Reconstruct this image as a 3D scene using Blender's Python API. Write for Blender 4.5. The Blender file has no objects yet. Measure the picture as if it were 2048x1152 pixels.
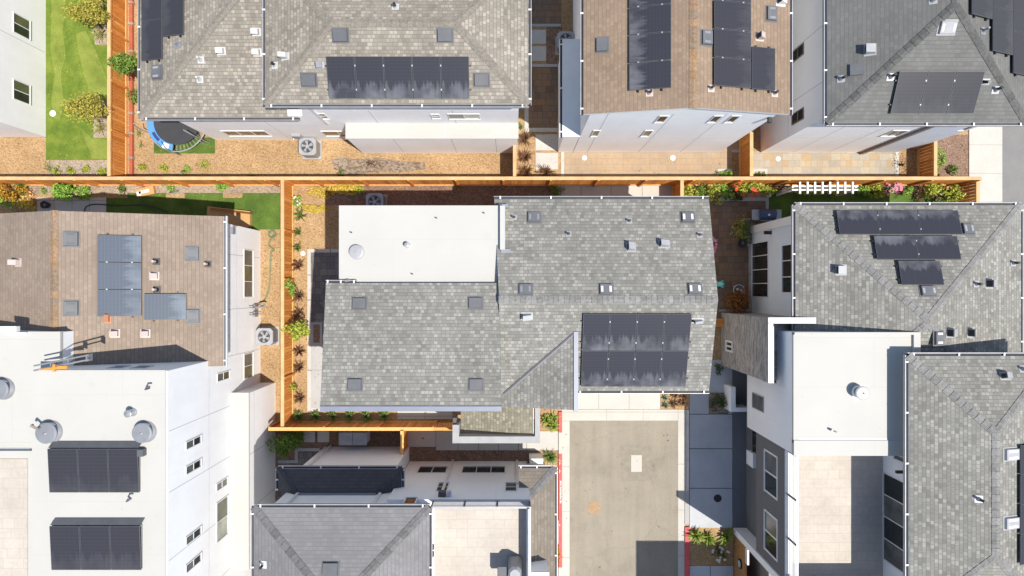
import bpy, math, random
from mathutils import Vector, Matrix
from math import radians, sin, cos, pi

S = bpy.context.scene
COL = S.collection
random.seed(7)

# ------------------------------------------------------------------ camera, world, sun, exposure
H = 30.0          # drone height above ground, metres
F = 1260.0        # focal length in photo pixels (2048 wide) -> 42 px per metre on the ground
cam_d = bpy.data.cameras.new("camera")
cam_d.sensor_width = 36.0
cam_d.lens = 36.0 * F / 2048.0
cam_d.clip_end = 1000.0
cam = bpy.data.objects.new("camera", cam_d)
cam.location = (0, 0, H)
cam.rotation_euler = (0, 0, 0)
COL.objects.link(cam)
S.camera = cam

SUN = Vector((0.385, -0.25, 1.0)).normalized()      # direction towards the sun
W = bpy.data.worlds.new("World")
S.world = W
W.use_nodes = True
nt = W.node_tree
bg = nt.nodes["Background"]
sky = nt.nodes.new("ShaderNodeTexSky")
sky.sky_type = 'NISHITA'
sky.sun_disc = False
sky.sun_elevation = math.asin(SUN.z)
sky.sun_rotation = math.atan2(SUN.x, SUN.y)
sky.air_density = 1.0
sky.dust_density = 0.6
nt.links.new(sky.outputs[0], bg.inputs[0])
bg.inputs[1].default_value = 0.115
sun_d = bpy.data.lights.new("sun", 'SUN')
sun_d.energy = 4.4
sun_d.angle = radians(0.5)
sun_d.color = (1.0, 0.955, 0.88)
sun = bpy.data.objects.new("sun", sun_d)
sun.rotation_euler = SUN.to_track_quat('Z', 'Y').to_euler()
sun.location = (15, -10, 60)
COL.objects.link(sun)
S.view_settings.view_transform = 'Standard'
S.view_settings.look = 'None'
S.view_settings.gamma = 1.0
S.view_settings.exposure = 0.55
S.render.engine = 'CYCLES'
S.cycles.max_bounces = 8
S.cycles.diffuse_bounces = 4

# ------------------------------------------------------------------ coordinates
def P(px, py, z=0.0):                 # point of height z seen at a photo pixel
    k = (H - z) / F
    return Vector(((px - 1024) * k, (576 - py) * k, z))
def Q(gx, gy, z=0.0):                 # plan point: ground pixels right / down of the image centre
    return Vector((gx / 42.0, -gy / 42.0, z))
def onplane(px, py, pl):              # camera ray meets plane (point, normal)
    p, n = pl
    d = Vector(((px - 1024) / F, (576 - py) / F, -1.0))
    o = Vector((0, 0, H))
    return o + d * ((p - o).dot(n) / d.dot(n))

# ------------------------------------------------------------------ materials
MATS = {}
def srgb(r, g, b):
    f = lambda c: (c / 255 / 12.92) if c <= 10 else ((c / 255 + 0.055) / 1.055) ** 2.4
    return (f(r), f(g), f(b), 1)
def nm(name):
    m = bpy.data.materials.new(name); m.use_nodes = True
    MATS[name] = m
    t = m.node_tree
    return m, t, t.nodes["Principled BSDF"]
def N(t, typ, **kw):
    n = t.nodes.new(typ)
    for k, v in kw.items():
        setattr(n, k, v)
    return n
def mixc(t, fac, a, b, blend='MIX'):
    n = t.nodes.new("ShaderNodeMix"); n.data_type = 'RGBA'; n.blend_type = blend
    for i, v in ((0, fac), (6, a), (7, b)):
        if hasattr(v, 'links') or isinstance(v, bpy.types.NodeSocket): t.links.new(v, n.inputs[i])
        else: n.inputs[i].default_value = v
    return n.outputs[2]
def ramp(t, src, stops):
    r = t.nodes.new("ShaderNodeValToRGB")
    e = r.color_ramp.elements
    while len(e) < len(stops): e.new(0.5)
    for el, (p, c) in zip(e, stops):
        el.position = p; el.color = c if len(c) == 4 else (*c, 1)
    t.links.new(src, r.inputs[0])
    return r.outputs[0]
def noise(t, vec, scale, detail=4, rough=0.55):
    n = t.nodes.new("ShaderNodeTexNoise"); n.inputs['Scale'].default_value = scale
    n.inputs['Detail'].default_value = detail; n.inputs['Roughness'].default_value = rough
    if vec is not None: t.links.new(vec, n.inputs['Vector'])
    return n.outputs[0]
def bump(t, p, h, strength, dist=0.02):
    b = t.nodes.new("ShaderNodeBump"); b.inputs['Strength'].default_value = strength
    b.inputs['Distance'].default_value = dist
    t.links.new(h, b.inputs['Height']); t.links.new(b.outputs[0], p.inputs['Normal'])
def objco(t):
    return t.nodes.new("ShaderNodeNewGeometry").outputs['Position']
def uvco(t):
    return t.nodes.new("ShaderNodeUVMap").outputs[0]
def mapping(t, vec, scale=(1, 1, 1), rot=(0, 0, 0)):
    m = t.nodes.new("ShaderNodeMapping"); m.inputs['Scale'].default_value = scale
    m.inputs['Rotation'].default_value = rot
    t.links.new(vec, m.inputs[0]); return m.outputs[0]
def scl(c, k): return (c[0] * k, c[1] * k, c[2] * k, 1)

def plain(name, c, rough=0.6, var=0.08, scale=3.0, metal=0.0, spec=None, fine=0.0):
    m, t, p = nm(name)
    co = objco(t)
    n = noise(t, co, scale, 5)
    col = ramp(t, n, [(0.3, scl(c, 1 - var)), (0.7, scl(c, 1 + var))])
    if fine:
        n2 = noise(t, co, 60, 2)
        col = mixc(t, fine, col, ramp(t, n2, [(0.35, scl(c, 0.4)), (0.65, scl(c, 1.3))]))
    t.links.new(col, p.inputs['Base Color'])
    p.inputs['Roughness'].default_value = rough
    p.inputs['Metallic'].default_value = metal
    if spec is not None: p.inputs['Specular IOR Level'].default_value = spec
    return m
def stucco(name, c):
    m, t, p = nm(name)
    co = objco(t)
    n = noise(t, co, 0.7, 5, 0.6)
    col = ramp(t, n, [(0.3, scl(c, 0.95)), (0.7, scl(c, 1.03))])
    st = noise(t, mapping(t, co, (2.5, 2.5, 0.25)), 1.6, 5)
    col = mixc(t, ramp(t, st, [(0.5, (0, 0, 0)), (0.8, (0.22, 0.22, 0.22))]), col, scl(c, 0.82))
    t.links.new(col, p.inputs['Base Color'])
    p.inputs['Roughness'].default_value = 0.9; p.inputs['Specular IOR Level'].default_value = 0.2
    bump(t, p, noise(t, co, 45, 3), 0.25, 0.01)
    return m
def shingle(name, cb, lo=0.76, hi=1.34, w=0.145, r=0.13):
    wm = lambda c, k: (c[0] * k, c[1] * k * .985, c[2] * k * .955, 1)
    cb = wm(cb, .80); ca, cc = scl(cb, lo), scl(cb, hi)
    m, t, p = nm(name)
    uv = uvco(t)
    def bk(width, off, c1, c2):
        b = t.nodes.new("ShaderNodeTexBrick")
        b.inputs['Scale'].default_value = 1; b.inputs['Brick Width'].default_value = width
        b.inputs['Row Height'].default_value = r; b.inputs['Mortar Size'].default_value = 0.011
        b.inputs['Mortar Smooth'].default_value = 0.3
        b.offset = off; b.offset_frequency = 2; b.squash = 1.25; b.squash_frequency = 4
        b.inputs['Color1'].default_value = c1; b.inputs['Color2'].default_value = c2
        b.inputs['Mortar'].default_value = scl(ca, 0.62)
        t.links.new(uv, b.inputs['Vector']); return b
    b1 = bk(w, 0.43, (0, 0, 0, 1), (1, 1, 1, 1))
    b1.inputs['Mortar'].default_value = (0.0, 0.0, 0.0, 1)
    b2 = bk(w * 1.45, 0.31, (0, 0, 0, 1), (1, 1, 1, 1))
    b2.inputs['Mortar'].default_value = (0.5, 0.5, 0.5, 1)
    v = mixc(t, 0.22, b1.outputs[0], b2.outputs[0])
    col = ramp(t, v, [(0.12, ca), (0.3, scl(cb, .93)), (0.6, cb), (0.86, cc)])
    # row shadow line
    sep = t.nodes.new("ShaderNodeSeparateXYZ"); t.links.new(uv, sep.inputs[0])
    fr = N(t, "ShaderNodeMath", operation='DIVIDE'); fr.inputs[1].default_value = r; t.links.new(sep.outputs[1], fr.inputs[0])
    fr2 = N(t, "ShaderNodeMath", operation='FRACT'); t.links.new(fr.outputs[0], fr2.inputs[0])
    line = ramp(t, fr2.outputs[0], [(0.0, (0.66, 0.66, 0.66)), (0.14, (1, 1, 1))])
    col = mixc(t, 1.0, col, line, 'MULTIPLY')
    co = objco(t)
    big = noise(t, co, 0.55, 4)
    col = mixc(t, 1.0, col, ramp(t, big, [(0.3, (0.88, 0.88, 0.87)), (0.7, (1.08, 1.08, 1.08))]), 'MULTIPLY')
    gr = noise(t, co, 90, 2)
    col = mixc(t, 1.0, col, ramp(t, gr, [(0.3, (0.85, 0.85, 0.85)), (0.7, (1.15, 1.15, 1.15))]), 'MULTIPLY')
    t.links.new(col, p.inputs['Base Color'])
    p.inputs['Roughness'].default_value = 0.95; p.inputs['Specular IOR Level'].default_value = 0.1
    bump(t, p, fr2.outputs[0], 0.35, 0.02)
    return m
def islands(name, cols, rough=0.8, grain=None, spec=0.2, trans=0.0):
    m, t, p = nm(name)
    g = t.nodes.new("ShaderNodeNewGeometry")
    k = len(cols)
    col = ramp(t, g.outputs['Random Per Island'], [(i / max(1, k - 1), c) for i, c in enumerate(cols)])
    if grain:
        n = noise(t, mapping(t, g.outputs['Position'], grain), 4, 5)
        col = mixc(t, 1.0, col, ramp(t, n, [(0.3, (0.72, 0.70, 0.68)), (0.7, (1.15, 1.15, 1.15))]), 'MULTIPLY')
    t.links.new(col, p.inputs['Base Color'])
    p.inputs['Roughness'].default_value = rough; p.inputs['Specular IOR Level'].default_value = spec
    if trans:
        tr = t.nodes.new("ShaderNodeBsdfTranslucent"); t.links.new(col, tr.inputs[0])
        mx = t.nodes.new("ShaderNodeMixShader"); mx.inputs[0].default_value = trans
        t.links.new(p.outputs[0], mx.inputs[1]); t.links.new(tr.outputs[0], mx.inputs[2])
        t.links.new(mx.outputs[0], t.nodes["Material Output"].inputs[0])
    return m
def granular(name, stops, scale=19, big=None, rough=0.95, bmp=0.6):
    m, t, p = nm(name)
    stops = [(a, (c[0] * .65, c[1] * .73, c[2] * .92, 1)) for a, c in stops]
    co = objco(t)
    v = t.nodes.new("ShaderNodeTexVoronoi"); v.inputs['Scale'].default_value = scale
    t.links.new(mapping(t, co, (1, 1.6, 1), (0, 0, 0.6)), v.inputs['Vector'])
    s = t.nodes.new("ShaderNodeSeparateColor"); t.links.new(v.outputs['Color'], s.inputs[0])
    n = noise(t, co, scale * 0.7, 5, 0.7)
    f = N(t, "ShaderNodeMath", operation='MULTIPLY_ADD'); f.inputs[1].default_value = 0.55
    t.links.new(s.outputs[0], f.inputs[0])
    h = N(t, "ShaderNodeMath", operation='MULTIPLY'); h.inputs[1].default_value = 0.45
    t.links.new(n, h.inputs[0]); t.links.new(h.outputs[0], f.inputs[2])
    col = ramp(t, f.outputs[0], stops)
    bn = noise(t, co, 0.5, 5, 0.6)
    bc = big or ((0.8, 0.76, 0.7), (1.12, 1.1, 1.06))
    col = mixc(t, 1.0, col, ramp(t, bn, [(0.32, bc[0]), (0.68, bc[1])]), 'MULTIPLY')
    t.links.new(col, p.inputs['Base Color'])
    p.inputs['Roughness'].default_value = rough; p.inputs['Specular IOR Level'].default_value = 0.1
    bump(t, p, f.outputs[0], bmp, 0.03)
    return m
def concrete(name, c, stain=0.75, rough=0.85):
    m, t, p = nm(name)
    c = scl(c, .72)
    co = objco(t)
    n = noise(t, co, 0.8, 8, 0.65)
    col = ramp(t, n, [(0.25, scl(c, stain)), (0.45, scl(c, 0.95)), (0.75, scl(c, 1.08))])
    n2 = noise(t, co, 30, 4, 0.7)
    col = mixc(t, 1.0, col, ramp(t, n2, [(0.3, (0.88, 0.88, 0.88)), (0.7, (1.08, 1.08, 1.08))]), 'MULTIPLY')
    n3 = noise(t, co, 2.6, 6, 0.7)
    col = mixc(t, ramp(t, n3, [(0.62, (0, 0, 0)), (0.75, (0.35, 0.35, 0.35))]), col, scl(c, 0.6))
    t.links.new(col, p.inputs['Base Color'])
    p.inputs['Roughness'].default_value = rough; p.inputs['Specular IOR Level'].default_value = 0.25
    bump(t, p, n2, 0.15, 0.01)
    return m
def pavers(name, cols, w=0.42, r=0.28, mort=(0.12, 0.1, 0.08, 1), ms=0.008):
    m, t, p = nm(name)
    cols = [scl(c, .72) for c in cols]; mort = scl(mort, .72)
    co = objco(t)
    b = t.nodes.new("ShaderNodeTexBrick"); b.inputs['Scale'].default_value = 1
    b.inputs['Brick Width'].default_value = w; b.inputs['Row Height'].default_value = r
    b.inputs['Mortar Size'].default_value = ms; b.offset = 0.4; b.squash = 0.6; b.squash_frequency = 3
    b.inputs['Color1'].default_value = (0, 0, 0, 1); b.inputs['Color2'].default_value = (1, 1, 1, 1)
    b.inputs['Mortar'].default_value = (0.5, 0.5, 0.5, 1)
    t.links.new(co, b.inputs['Vector'])
    k = len(cols)
    col = ramp(t, b.outputs[0], [(i / (k - 1), c) for i, c in enumerate(cols)])
    n = noise(t, co, 6, 6, 0.7)
    col = mixc(t, 1.0, col, ramp(t, n, [(0.3, (0.91, 0.91, 0.91)), (0.7, (1.06, 1.06, 1.06))]), 'MULTIPLY')
    n0 = noise(t, co, 0.7, 4)
    col = mixc(t, 1.0, col, ramp(t, n0, [(0.3, (0.9, 0.9, 0.9)), (0.7, (1.08, 1.08, 1.08))]), 'MULTIPLY')
    col = mixc(t, b.outputs[1], col, mort)
    t.links.new(col, p.inputs['Base Color']); p.inputs['Roughness'].default_value = 0.85
    p.inputs['Specular IOR Level'].default_value = 0.2
    bump(t, p, b.outputs[1], -0.3, 0.01)
    return m
def turfmat(name, a, b_, c):
    m, t, p = nm(name)
    co = objco(t)
    n = noise(t, co, 1.1, 6, 0.65)
    col = ramp(t, n, [(0.3, a), (0.5, b_), (0.72, c)])
    n2 = noise(t, co, 45, 4, 0.7)
    col = mixc(t, 1.0, col, ramp(t, n2, [(0.3, (0.6, 0.62, 0.55)), (0.7, (1.3, 1.28, 1.3))]), 'MULTIPLY')
    t.links.new(col, p.inputs['Base Color']); p.inputs['Roughness'].default_value = 0.9
    p.inputs['Specular IOR Level'].default_value = 0.15
    bump(t, p, n2, 0.6, 0.03)
    return m
def panelmat(name, base, dust, amount):
    m, t, p = nm(name)
    uv = uvco(t)
    sep = t.nodes.new("ShaderNodeSeparateXYZ"); t.links.new(uv, sep.inputs[0])
    # fine busbar lines across the panel
    ml = N(t, "ShaderNodeMath", operation='MULTIPLY'); ml.inputs[1].default_value = 12; t.links.new(sep.outputs[1], ml.inputs[0])
    fr = N(t, "ShaderNodeMath", operation='FRACT'); t.links.new(ml.outputs[0], fr.inputs[0])
    col = ramp(t, fr.outputs[0], [(0.0, scl(base, 1.22)), (0.16, base), (0.86, base), (1.0, scl(base, 1.22))])
    ml2 = N(t, "ShaderNodeMath", operation='MULTIPLY'); ml2.inputs[1].default_value = 6; t.links.new(sep.outputs[0], ml2.inputs[0])
    fr2 = N(t, "ShaderNodeMath", operation='FRACT'); t.links.new(ml2.outputs[0], fr2.inputs[0])
    col = mixc(t, 1.0, col, ramp(t, fr2.outputs[0], [(0.0, (1.25, 1.25, 1.25)), (0.06, (1, 1, 1))]), 'MULTIPLY')
    # dust settled toward the lower edge, in streaks that differ from panel to panel
    g = t.nodes.new("ShaderNodeNewGeometry")
    pos = t.nodes.new("ShaderNodeVectorMath"); pos.operation = 'ADD'
    comb = t.nodes.new("ShaderNodeCombineXYZ")
    r17 = N(t, "ShaderNodeMath", operation='MULTIPLY'); r17.inputs[1].default_value = 37.0
    t.links.new(g.outputs['Random Per Island'], r17.inputs[0]); t.links.new(r17.outputs[0], comb.inputs[0])
    t.links.new(uv, pos.inputs[0]); t.links.new(comb.outputs[0], pos.inputs[1])
    n = noise(t, mapping(t, pos.outputs[0], (5, 0.35, 1)), 1.0, 6, 0.65)
    st = N(t, "ShaderNodeMath", operation='SUBTRACT'); t.links.new(n, st.inputs[0]); t.links.new(sep.outputs[1], st.inputs[1])
    f = ramp(t, st.outputs[0], [(0.15, (0, 0, 0)), (0.235, (amount * .6,) * 3), (0.5, (amount,) * 3)])
    n2 = noise(t, g.outputs['Position'], 1.3, 4)
    f2 = mixc(t, 1.0, f, ramp(t, n2, [(0.36, (0.12,) * 3), (0.6, (1, 1, 1))]), 'MULTIPLY')
    col = mixc(t, f2, col, dust)
    t.links.new(col, p.inputs['Base Color'])
    p.inputs['Roughness'].default_value = 0.3
    p.inputs['Specular IOR Level'].default_value = 0.18
    return m
def glass(name, c, rough=0.08):
    m, t, p = nm(name)
    co = objco(t)
    n = noise(t, co, 1.5, 3)
    t.links.new(ramp(t, n, [(0.35, scl(c, 0.7)), (0.65, scl(c, 1.3))]), p.inputs['Base Color'])
    p.inputs['Roughness'].default_value = rough
    p.inputs['Specular IOR Level'].default_value = 0.6
    return m

stucco("white_stucco", (0.80, 0.80, 0.797, 1))
stucco("pale_stucco", (0.60, 0.645, 0.68, 1))
stucco("blue_siding", (0.56, 0.60, 0.66, 1))
stucco("charcoal_stucco", (0.15, 0.148, 0.152, 1))
stucco("cream_stucco", (0.70, 0.68, 0.62, 1))
def membrane():
    m, t, p = nm("white_membrane")
    c = (0.435, 0.424, 0.392, 1); co = objco(t)
    col = ramp(t, noise(t, co, 0.45, 6, 0.6), [(0.3, scl(c, .955)), (0.7, scl(c, 1.02))])
    st = noise(t, co, 0.8, 8, 0.72)
    col = mixc(t, ramp(t, st, [(0.60, (0, 0, 0)), (0.72, (.35, .35, .35))]), col, (0.36, 0.335, 0.275, 1))
    sp = noise(t, co, 5, 3, 0.6)
    col = mixc(t, ramp(t, sp, [(0.70, (0, 0, 0)), (0.76, (.5, .5, .5))]), col, (0.33, 0.30, 0.23, 1))
    b = t.nodes.new("ShaderNodeTexBrick"); b.inputs['Scale'].default_value = 1; b.inputs['Brick Width'].default_value = 9; b.inputs['Row Height'].default_value = 1.85
    b.inputs['Mortar Size'].default_value = 0.018; b.inputs['Mortar Smooth'].default_value = 0.6; t.links.new(co, b.inputs['Vector'])
    col = mixc(t, b.outputs[1], col, scl(c, .93))
    t.links.new(col, p.inputs['Base Color']); p.inputs['Roughness'].default_value = 0.7; p.inputs['Specular IOR Level'].default_value = 0.25
membrane()
plain("joint_line", (0.42, 0.43, 0.45, 1), 0.9)
plain("white_trim", (0.66, 0.66, 0.65, 1), 0.5, 0.03)
plain("grey_trim", (0.42, 0.44, 0.48, 1), 0.5, 0.05)
plain("blue_cap", (0.20, 0.215, 0.26, 1), 0.4, 0.05, metal=0.1)
plain("dark_trim", (0.07, 0.068, 0.07, 1), 0.6)
plain("brown_trim", (0.20, 0.17, 0.145, 1), 0.6)
plain("gutter_dark", (0.04, 0.04, 0.048, 1), 0.8)
plain("metal_grey", (0.26, 0.265, 0.28, 1), 0.4, 0.1, metal=0.3)
plain("metal_light", (0.33, 0.33, 0.34, 1), 0.5, 0.1, metal=0.2)
plain("vent_dark", (0.085, 0.088, 0.096, 1), 0.55, 0.1)
plain("vent_mid", (0.112, 0.114, 0.12, 1), 0.55, 0.1)
plain("black_plastic", (0.015, 0.015, 0.017, 1), 0.5)
plain("vent_white", (0.43, 0.42, 0.41, 1), 0.6)
plain("coping_grey", (0.30, 0.30, 0.305, 1), 0.7)
plain("pipe_pink", (0.46, 0.38, 0.34, 1), 0.6)
shingle("shingle_silver", (0.276, 0.272, 0.254, 1))
shingle("shingle_beige", (0.312, 0.284, 0.246, 1))
shingle("shingle_brown", (0.318, 0.236, 0.176, 1), 0.88, 1.09, 0.16, 0.14)
shingle("shingle_taupe", (0.318, 0.252, 0.205, 1), 0.90, 1.07, 0.17, 0.14)
shingle("shingle_slate", (0.183, 0.183, 0.18, 1), 0.90, 1.07, 0.18, 0.14)
shingle("shingle_lead", (0.245, 0.24, 0.25, 1), 0.92, 1.06, 0.18, 0.14)
shingle("shingle_lead_shaded", (0.10, 0.10, 0.112, 1), 0.92, 1.06, 0.18, 0.14)  # lead shingle darkened: the lean-to's shade is put into its colour
shingle("shingle_weathered", (0.24, 0.21, 0.18, 1), 0.86, 1.12, 0.18, 0.14)
shingle("shingle_moss", (0.285, 0.268, 0.215, 1))
islands("cap_silver", [(0.18, 0.178, 0.17), (0.21, 0.208, 0.20), (0.25, 0.248, 0.238)], 0.95, (3, 3, 3))
islands("cap_beige", [(0.20, 0.18, 0.152), (0.225, 0.205, 0.175)], 0.95, (3, 3, 3))
islands("cap_brown", [(0.26, 0.165, 0.095), (0.19, 0.155, 0.12), (0.30, 0.19, 0.11), (0.20, 0.18, 0.16)], 0.95, (3, 3, 3))
islands("cap_slate", [(0.09, 0.09, 0.088), (0.13, 0.13, 0.127)], 0.95, (3, 3, 3))
islands("cap_lead_shaded", [(0.06, 0.06, 0.067), (0.085, 0.085, 0.095)], 0.95, (3, 3, 3))  # lean-to caps, lead tones darkened with the same painted shade
islands("cap_lead", [(0.12, 0.118, 0.12), (0.17, 0.167, 0.17)], 0.95, (3, 3, 3))
panelmat("solar_dusty", (0.034, 0.035, 0.044, 1), (0.19, 0.193, 0.21, 1), 0.55)
panelmat("solar_clean", (0.036, 0.036, 0.043, 1), (0.16, 0.16, 0.17, 1), 0.16)
panelmat("solar_blue", (0.085, 0.10, 0.125, 1), (0.22, 0.25, 0.285, 1), 0.5)
glass("glass_dark", (0.020, 0.022, 0.022, 1))
glass("glass_olive", (0.085, 0.085, 0.05, 1))
glass("glass_pale", (0.30, 0.31, 0.25, 1))
glass("glass_blind", (0.10, 0.10, 0.095, 1), 0.2)
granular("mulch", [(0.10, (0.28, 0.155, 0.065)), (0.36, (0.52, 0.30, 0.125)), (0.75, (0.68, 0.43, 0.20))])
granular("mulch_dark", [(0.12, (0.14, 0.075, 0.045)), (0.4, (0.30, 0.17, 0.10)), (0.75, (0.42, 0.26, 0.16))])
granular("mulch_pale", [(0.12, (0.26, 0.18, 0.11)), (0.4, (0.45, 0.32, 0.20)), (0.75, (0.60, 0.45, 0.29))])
granular("soil", [(0.15, (0.14, 0.09, 0.05)), (0.45, (0.33, 0.225, 0.14)), (0.75, (0.46, 0.34, 0.22))], 9)
concrete("concrete_pale", (0.66, 0.62, 0.55, 1), 0.9)
concrete("concrete_white", (0.64, 0.615, 0.56, 1), 0.92)
concrete("concrete_grey", (0.52, 0.51, 0.49, 1), 0.8)
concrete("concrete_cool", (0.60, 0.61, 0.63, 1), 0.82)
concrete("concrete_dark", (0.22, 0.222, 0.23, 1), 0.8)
def alley():
    m, t, p = nm("alley_paving")
    c = (0.262, 0.230, 0.182, 1); co = objco(t)
    col = ramp(t, noise(t, co, 0.55, 9, 0.68), [(0.28, scl(c, .78)), (0.46, scl(c, .97)), (0.72, scl(c, 1.10))])
    tr = noise(t, mapping(t, co, (2.4, .13, 1)), 1.0, 5, 0.6)
    col = mixc(t, 1.0, col, ramp(t, tr, [(0.34, (.93, .93, .93)), (0.6, (1.03, 1.03, 1.03))]), 'MULTIPLY')
    fi = noise(t, co, 34, 5, 0.75)
    col = mixc(t, 1.0, col, ramp(t, fi, [(0.28, (.82, .82, .82)), (0.72, (1.14, 1.14, 1.14))]), 'MULTIPLY')
    sp = noise(t, co, 3.2, 7, 0.75)
    col = mixc(t, ramp(t, sp, [(0.66, (0, 0, 0)), (0.74, (.55, .55, .55))]), col, scl(c, .62))
    lt = noise(t, mapping(t, co, (1, 1, 1), (0, 0, .7)), 1.9, 7, 0.75)
    col = mixc(t, ramp(t, lt, [(0.64, (0, 0, 0)), (0.74, (.45, .45, .45))]), col, scl(c, 1.35))
    v = t.nodes.new("ShaderNodeTexVoronoi"); v.feature = 'DISTANCE_TO_EDGE'; v.inputs['Scale'].default_value = 0.22
    w = t.nodes.new("ShaderNodeTexNoise"); w.inputs['Scale'].default_value = 2.5; w.inputs['Detail'].default_value = 5; t.links.new(co, w.inputs['Vector'])
    ad = t.nodes.new("ShaderNodeVectorMath"); ad.operation = 'MULTIPLY_ADD'; ad.inputs[1].default_value = (.5, .5, 0); t.links.new(w.outputs[1], ad.inputs[0]); t.links.new(co, ad.inputs[2])
    t.links.new(ad.outputs[0], v.inputs['Vector'])
    col = mixc(t, ramp(t, v.outputs[0], [(0.0, (.45, .45, .45)), (0.006, (0, 0, 0))]), col, scl(c, .72))
    t.links.new(col, p.inputs['Base Color']); p.inputs['Roughness'].default_value = 0.9; p.inputs['Specular IOR Level'].default_value = 0.2
    bump(t, p, fi, 0.2, 0.01)
alley()
concrete("street_asphalt", (0.27, 0.26, 0.25, 1), 0.85)
plain("joint_dark", (0.06, 0.057, 0.053, 1), 0.9)
plain("joint_soft", (0.26, 0.245, 0.215, 1), 0.9)
pavers("paver_sand", [(0.46, 0.34, 0.23, 1), (0.49, 0.37, 0.255, 1), (0.51, 0.37, 0.23, 1), (0.47, 0.37, 0.27, 1)], 0.42, 0.28, (0.33, 0.25, 0.17, 1), 0.006)
pavers("paver_mixed", [(0.47, 0.41, 0.33, 1), (0.53, 0.46, 0.35, 1), (0.52, 0.38, 0.22, 1), (0.44, 0.39, 0.32, 1), (0.54, 0.47, 0.37, 1)], 0.46, 0.32, (0.34, 0.28, 0.2, 1), 0.006)
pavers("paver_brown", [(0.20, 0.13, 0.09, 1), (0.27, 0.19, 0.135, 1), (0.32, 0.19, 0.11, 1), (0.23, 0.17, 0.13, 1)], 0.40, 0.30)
pavers("paver_grey", [(0.17, 0.165, 0.16, 1), (0.23, 0.22, 0.21, 1), (0.28, 0.27, 0.255, 1)], 0.36, 0.30)
pavers("deck_tile", [(0.60, 0.535, 0.46, 1), (0.62, 0.553, 0.478, 1), (0.635, 0.57, 0.492, 1)], 0.72, 0.36, (0.50, 0.44, 0.37, 1), 0.007)
turfmat("turf", (0.07, 0.115, 0.018, 1), (0.125, 0.18, 0.025, 1), (0.215, 0.25, 0.045, 1))
turfmat("turf_short", (0.125, 0.165, 0.028, 1), (0.185, 0.225, 0.042, 1), (0.25, 0.275, 0.062, 1))
turfmat("turf_deep", (0.045, 0.085, 0.018, 1), (0.08, 0.135, 0.025, 1), (0.12, 0.185, 0.035, 1))
islands("cedar", [(0.44, 0.15, 0.030), (0.66, 0.26, 0.06), (0.55, 0.20, 0.042), (0.74, 0.33, 0.085), (0.49, 0.175, 0.035)], 0.75, (6, 6, 0.8))
islands("cedar_light", [(0.66, 0.36, 0.12), (0.74, 0.42, 0.16), (0.58, 0.30, 0.10)], 0.75, (6, 6, 0.8))
plain("cedar_cap", (0.55, 0.34, 0.16, 1), 0.8, 0.18, 2.0)
plain("redwood", (0.36, 0.09, 0.045, 1), 0.8, 0.15)
plain("walnut_panel", (0.34, 0.17, 0.06, 1), 0.6, 0.25, 5)
plain("cardboard", (0.45, 0.26, 0.10, 1), 0.8, 0.08)
plain("red_paint", (0.55, 0.075, 0.075, 1), 0.7, 0.12, 4)
plain("white_paint", (0.58, 0.57, 0.55, 1), 0.7, 0.05)
plain("rust", (0.31, 0.205, 0.115, 1), 0.8, 0.15, 9)
plain("patch_brown", (0.225, 0.198, 0.155, 1), 0.9, 0.12, 4)
plain("blue_vinyl", (0.09, 0.26, 0.52, 1), 0.4, 0.05)
plain("navy_vinyl", (0.03, 0.045, 0.16, 1), 0.5)
plain("mesh_black", (0.035, 0.035, 0.038, 1), 0.6)
plain("teal_paint", (0.16, 0.52, 0.46, 1), 0.6, 0.2, 8)
plain("grill_blue", (0.05, 0.075, 0.15, 1), 0.3, 0.05, metal=0.3)
plain("orange_strap", (0.62, 0.25, 0.04, 1), 0.6)
plain("terracotta", (0.45, 0.20, 0.11, 1), 0.8)
plain("hose_dark", (0.03, 0.035, 0.03, 1), 0.5)
plain("hose_green", (0.10, 0.15, 0.07, 1), 0.5)
plain("lamp_glow", (0.85, 0.8, 0.65, 1), 0.5)
def stone_clad():
    m, t, p = nm("stone_cladding")
    co = objco(t)
    n = noise(t, mapping(t, co, (1.2, 1.0, 7)), 1.4, 5, 0.75)
    n2 = noise(t, mapping(t, co, (1.2, 5, 12)), 1.2, 4, 0.7)
    col = ramp(t, n, [(0.30, (0.06, 0.055, 0.05)), (0.46, (0.25, 0.235, 0.215)), (0.64, (0.50, 0.48, 0.45))])
    col = mixc(t, 0.35, col, ramp(t, n2, [(0.36, (0.04, 0.036, 0.033)), (0.62, (0.45, 0.42, 0.39))]))
    t.links.new(col, p.inputs['Base Color']); p.inputs['Roughness'].default_value = 0.9
    bump(t, p, n, 0.8, 0.03)
stone_clad()
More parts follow.
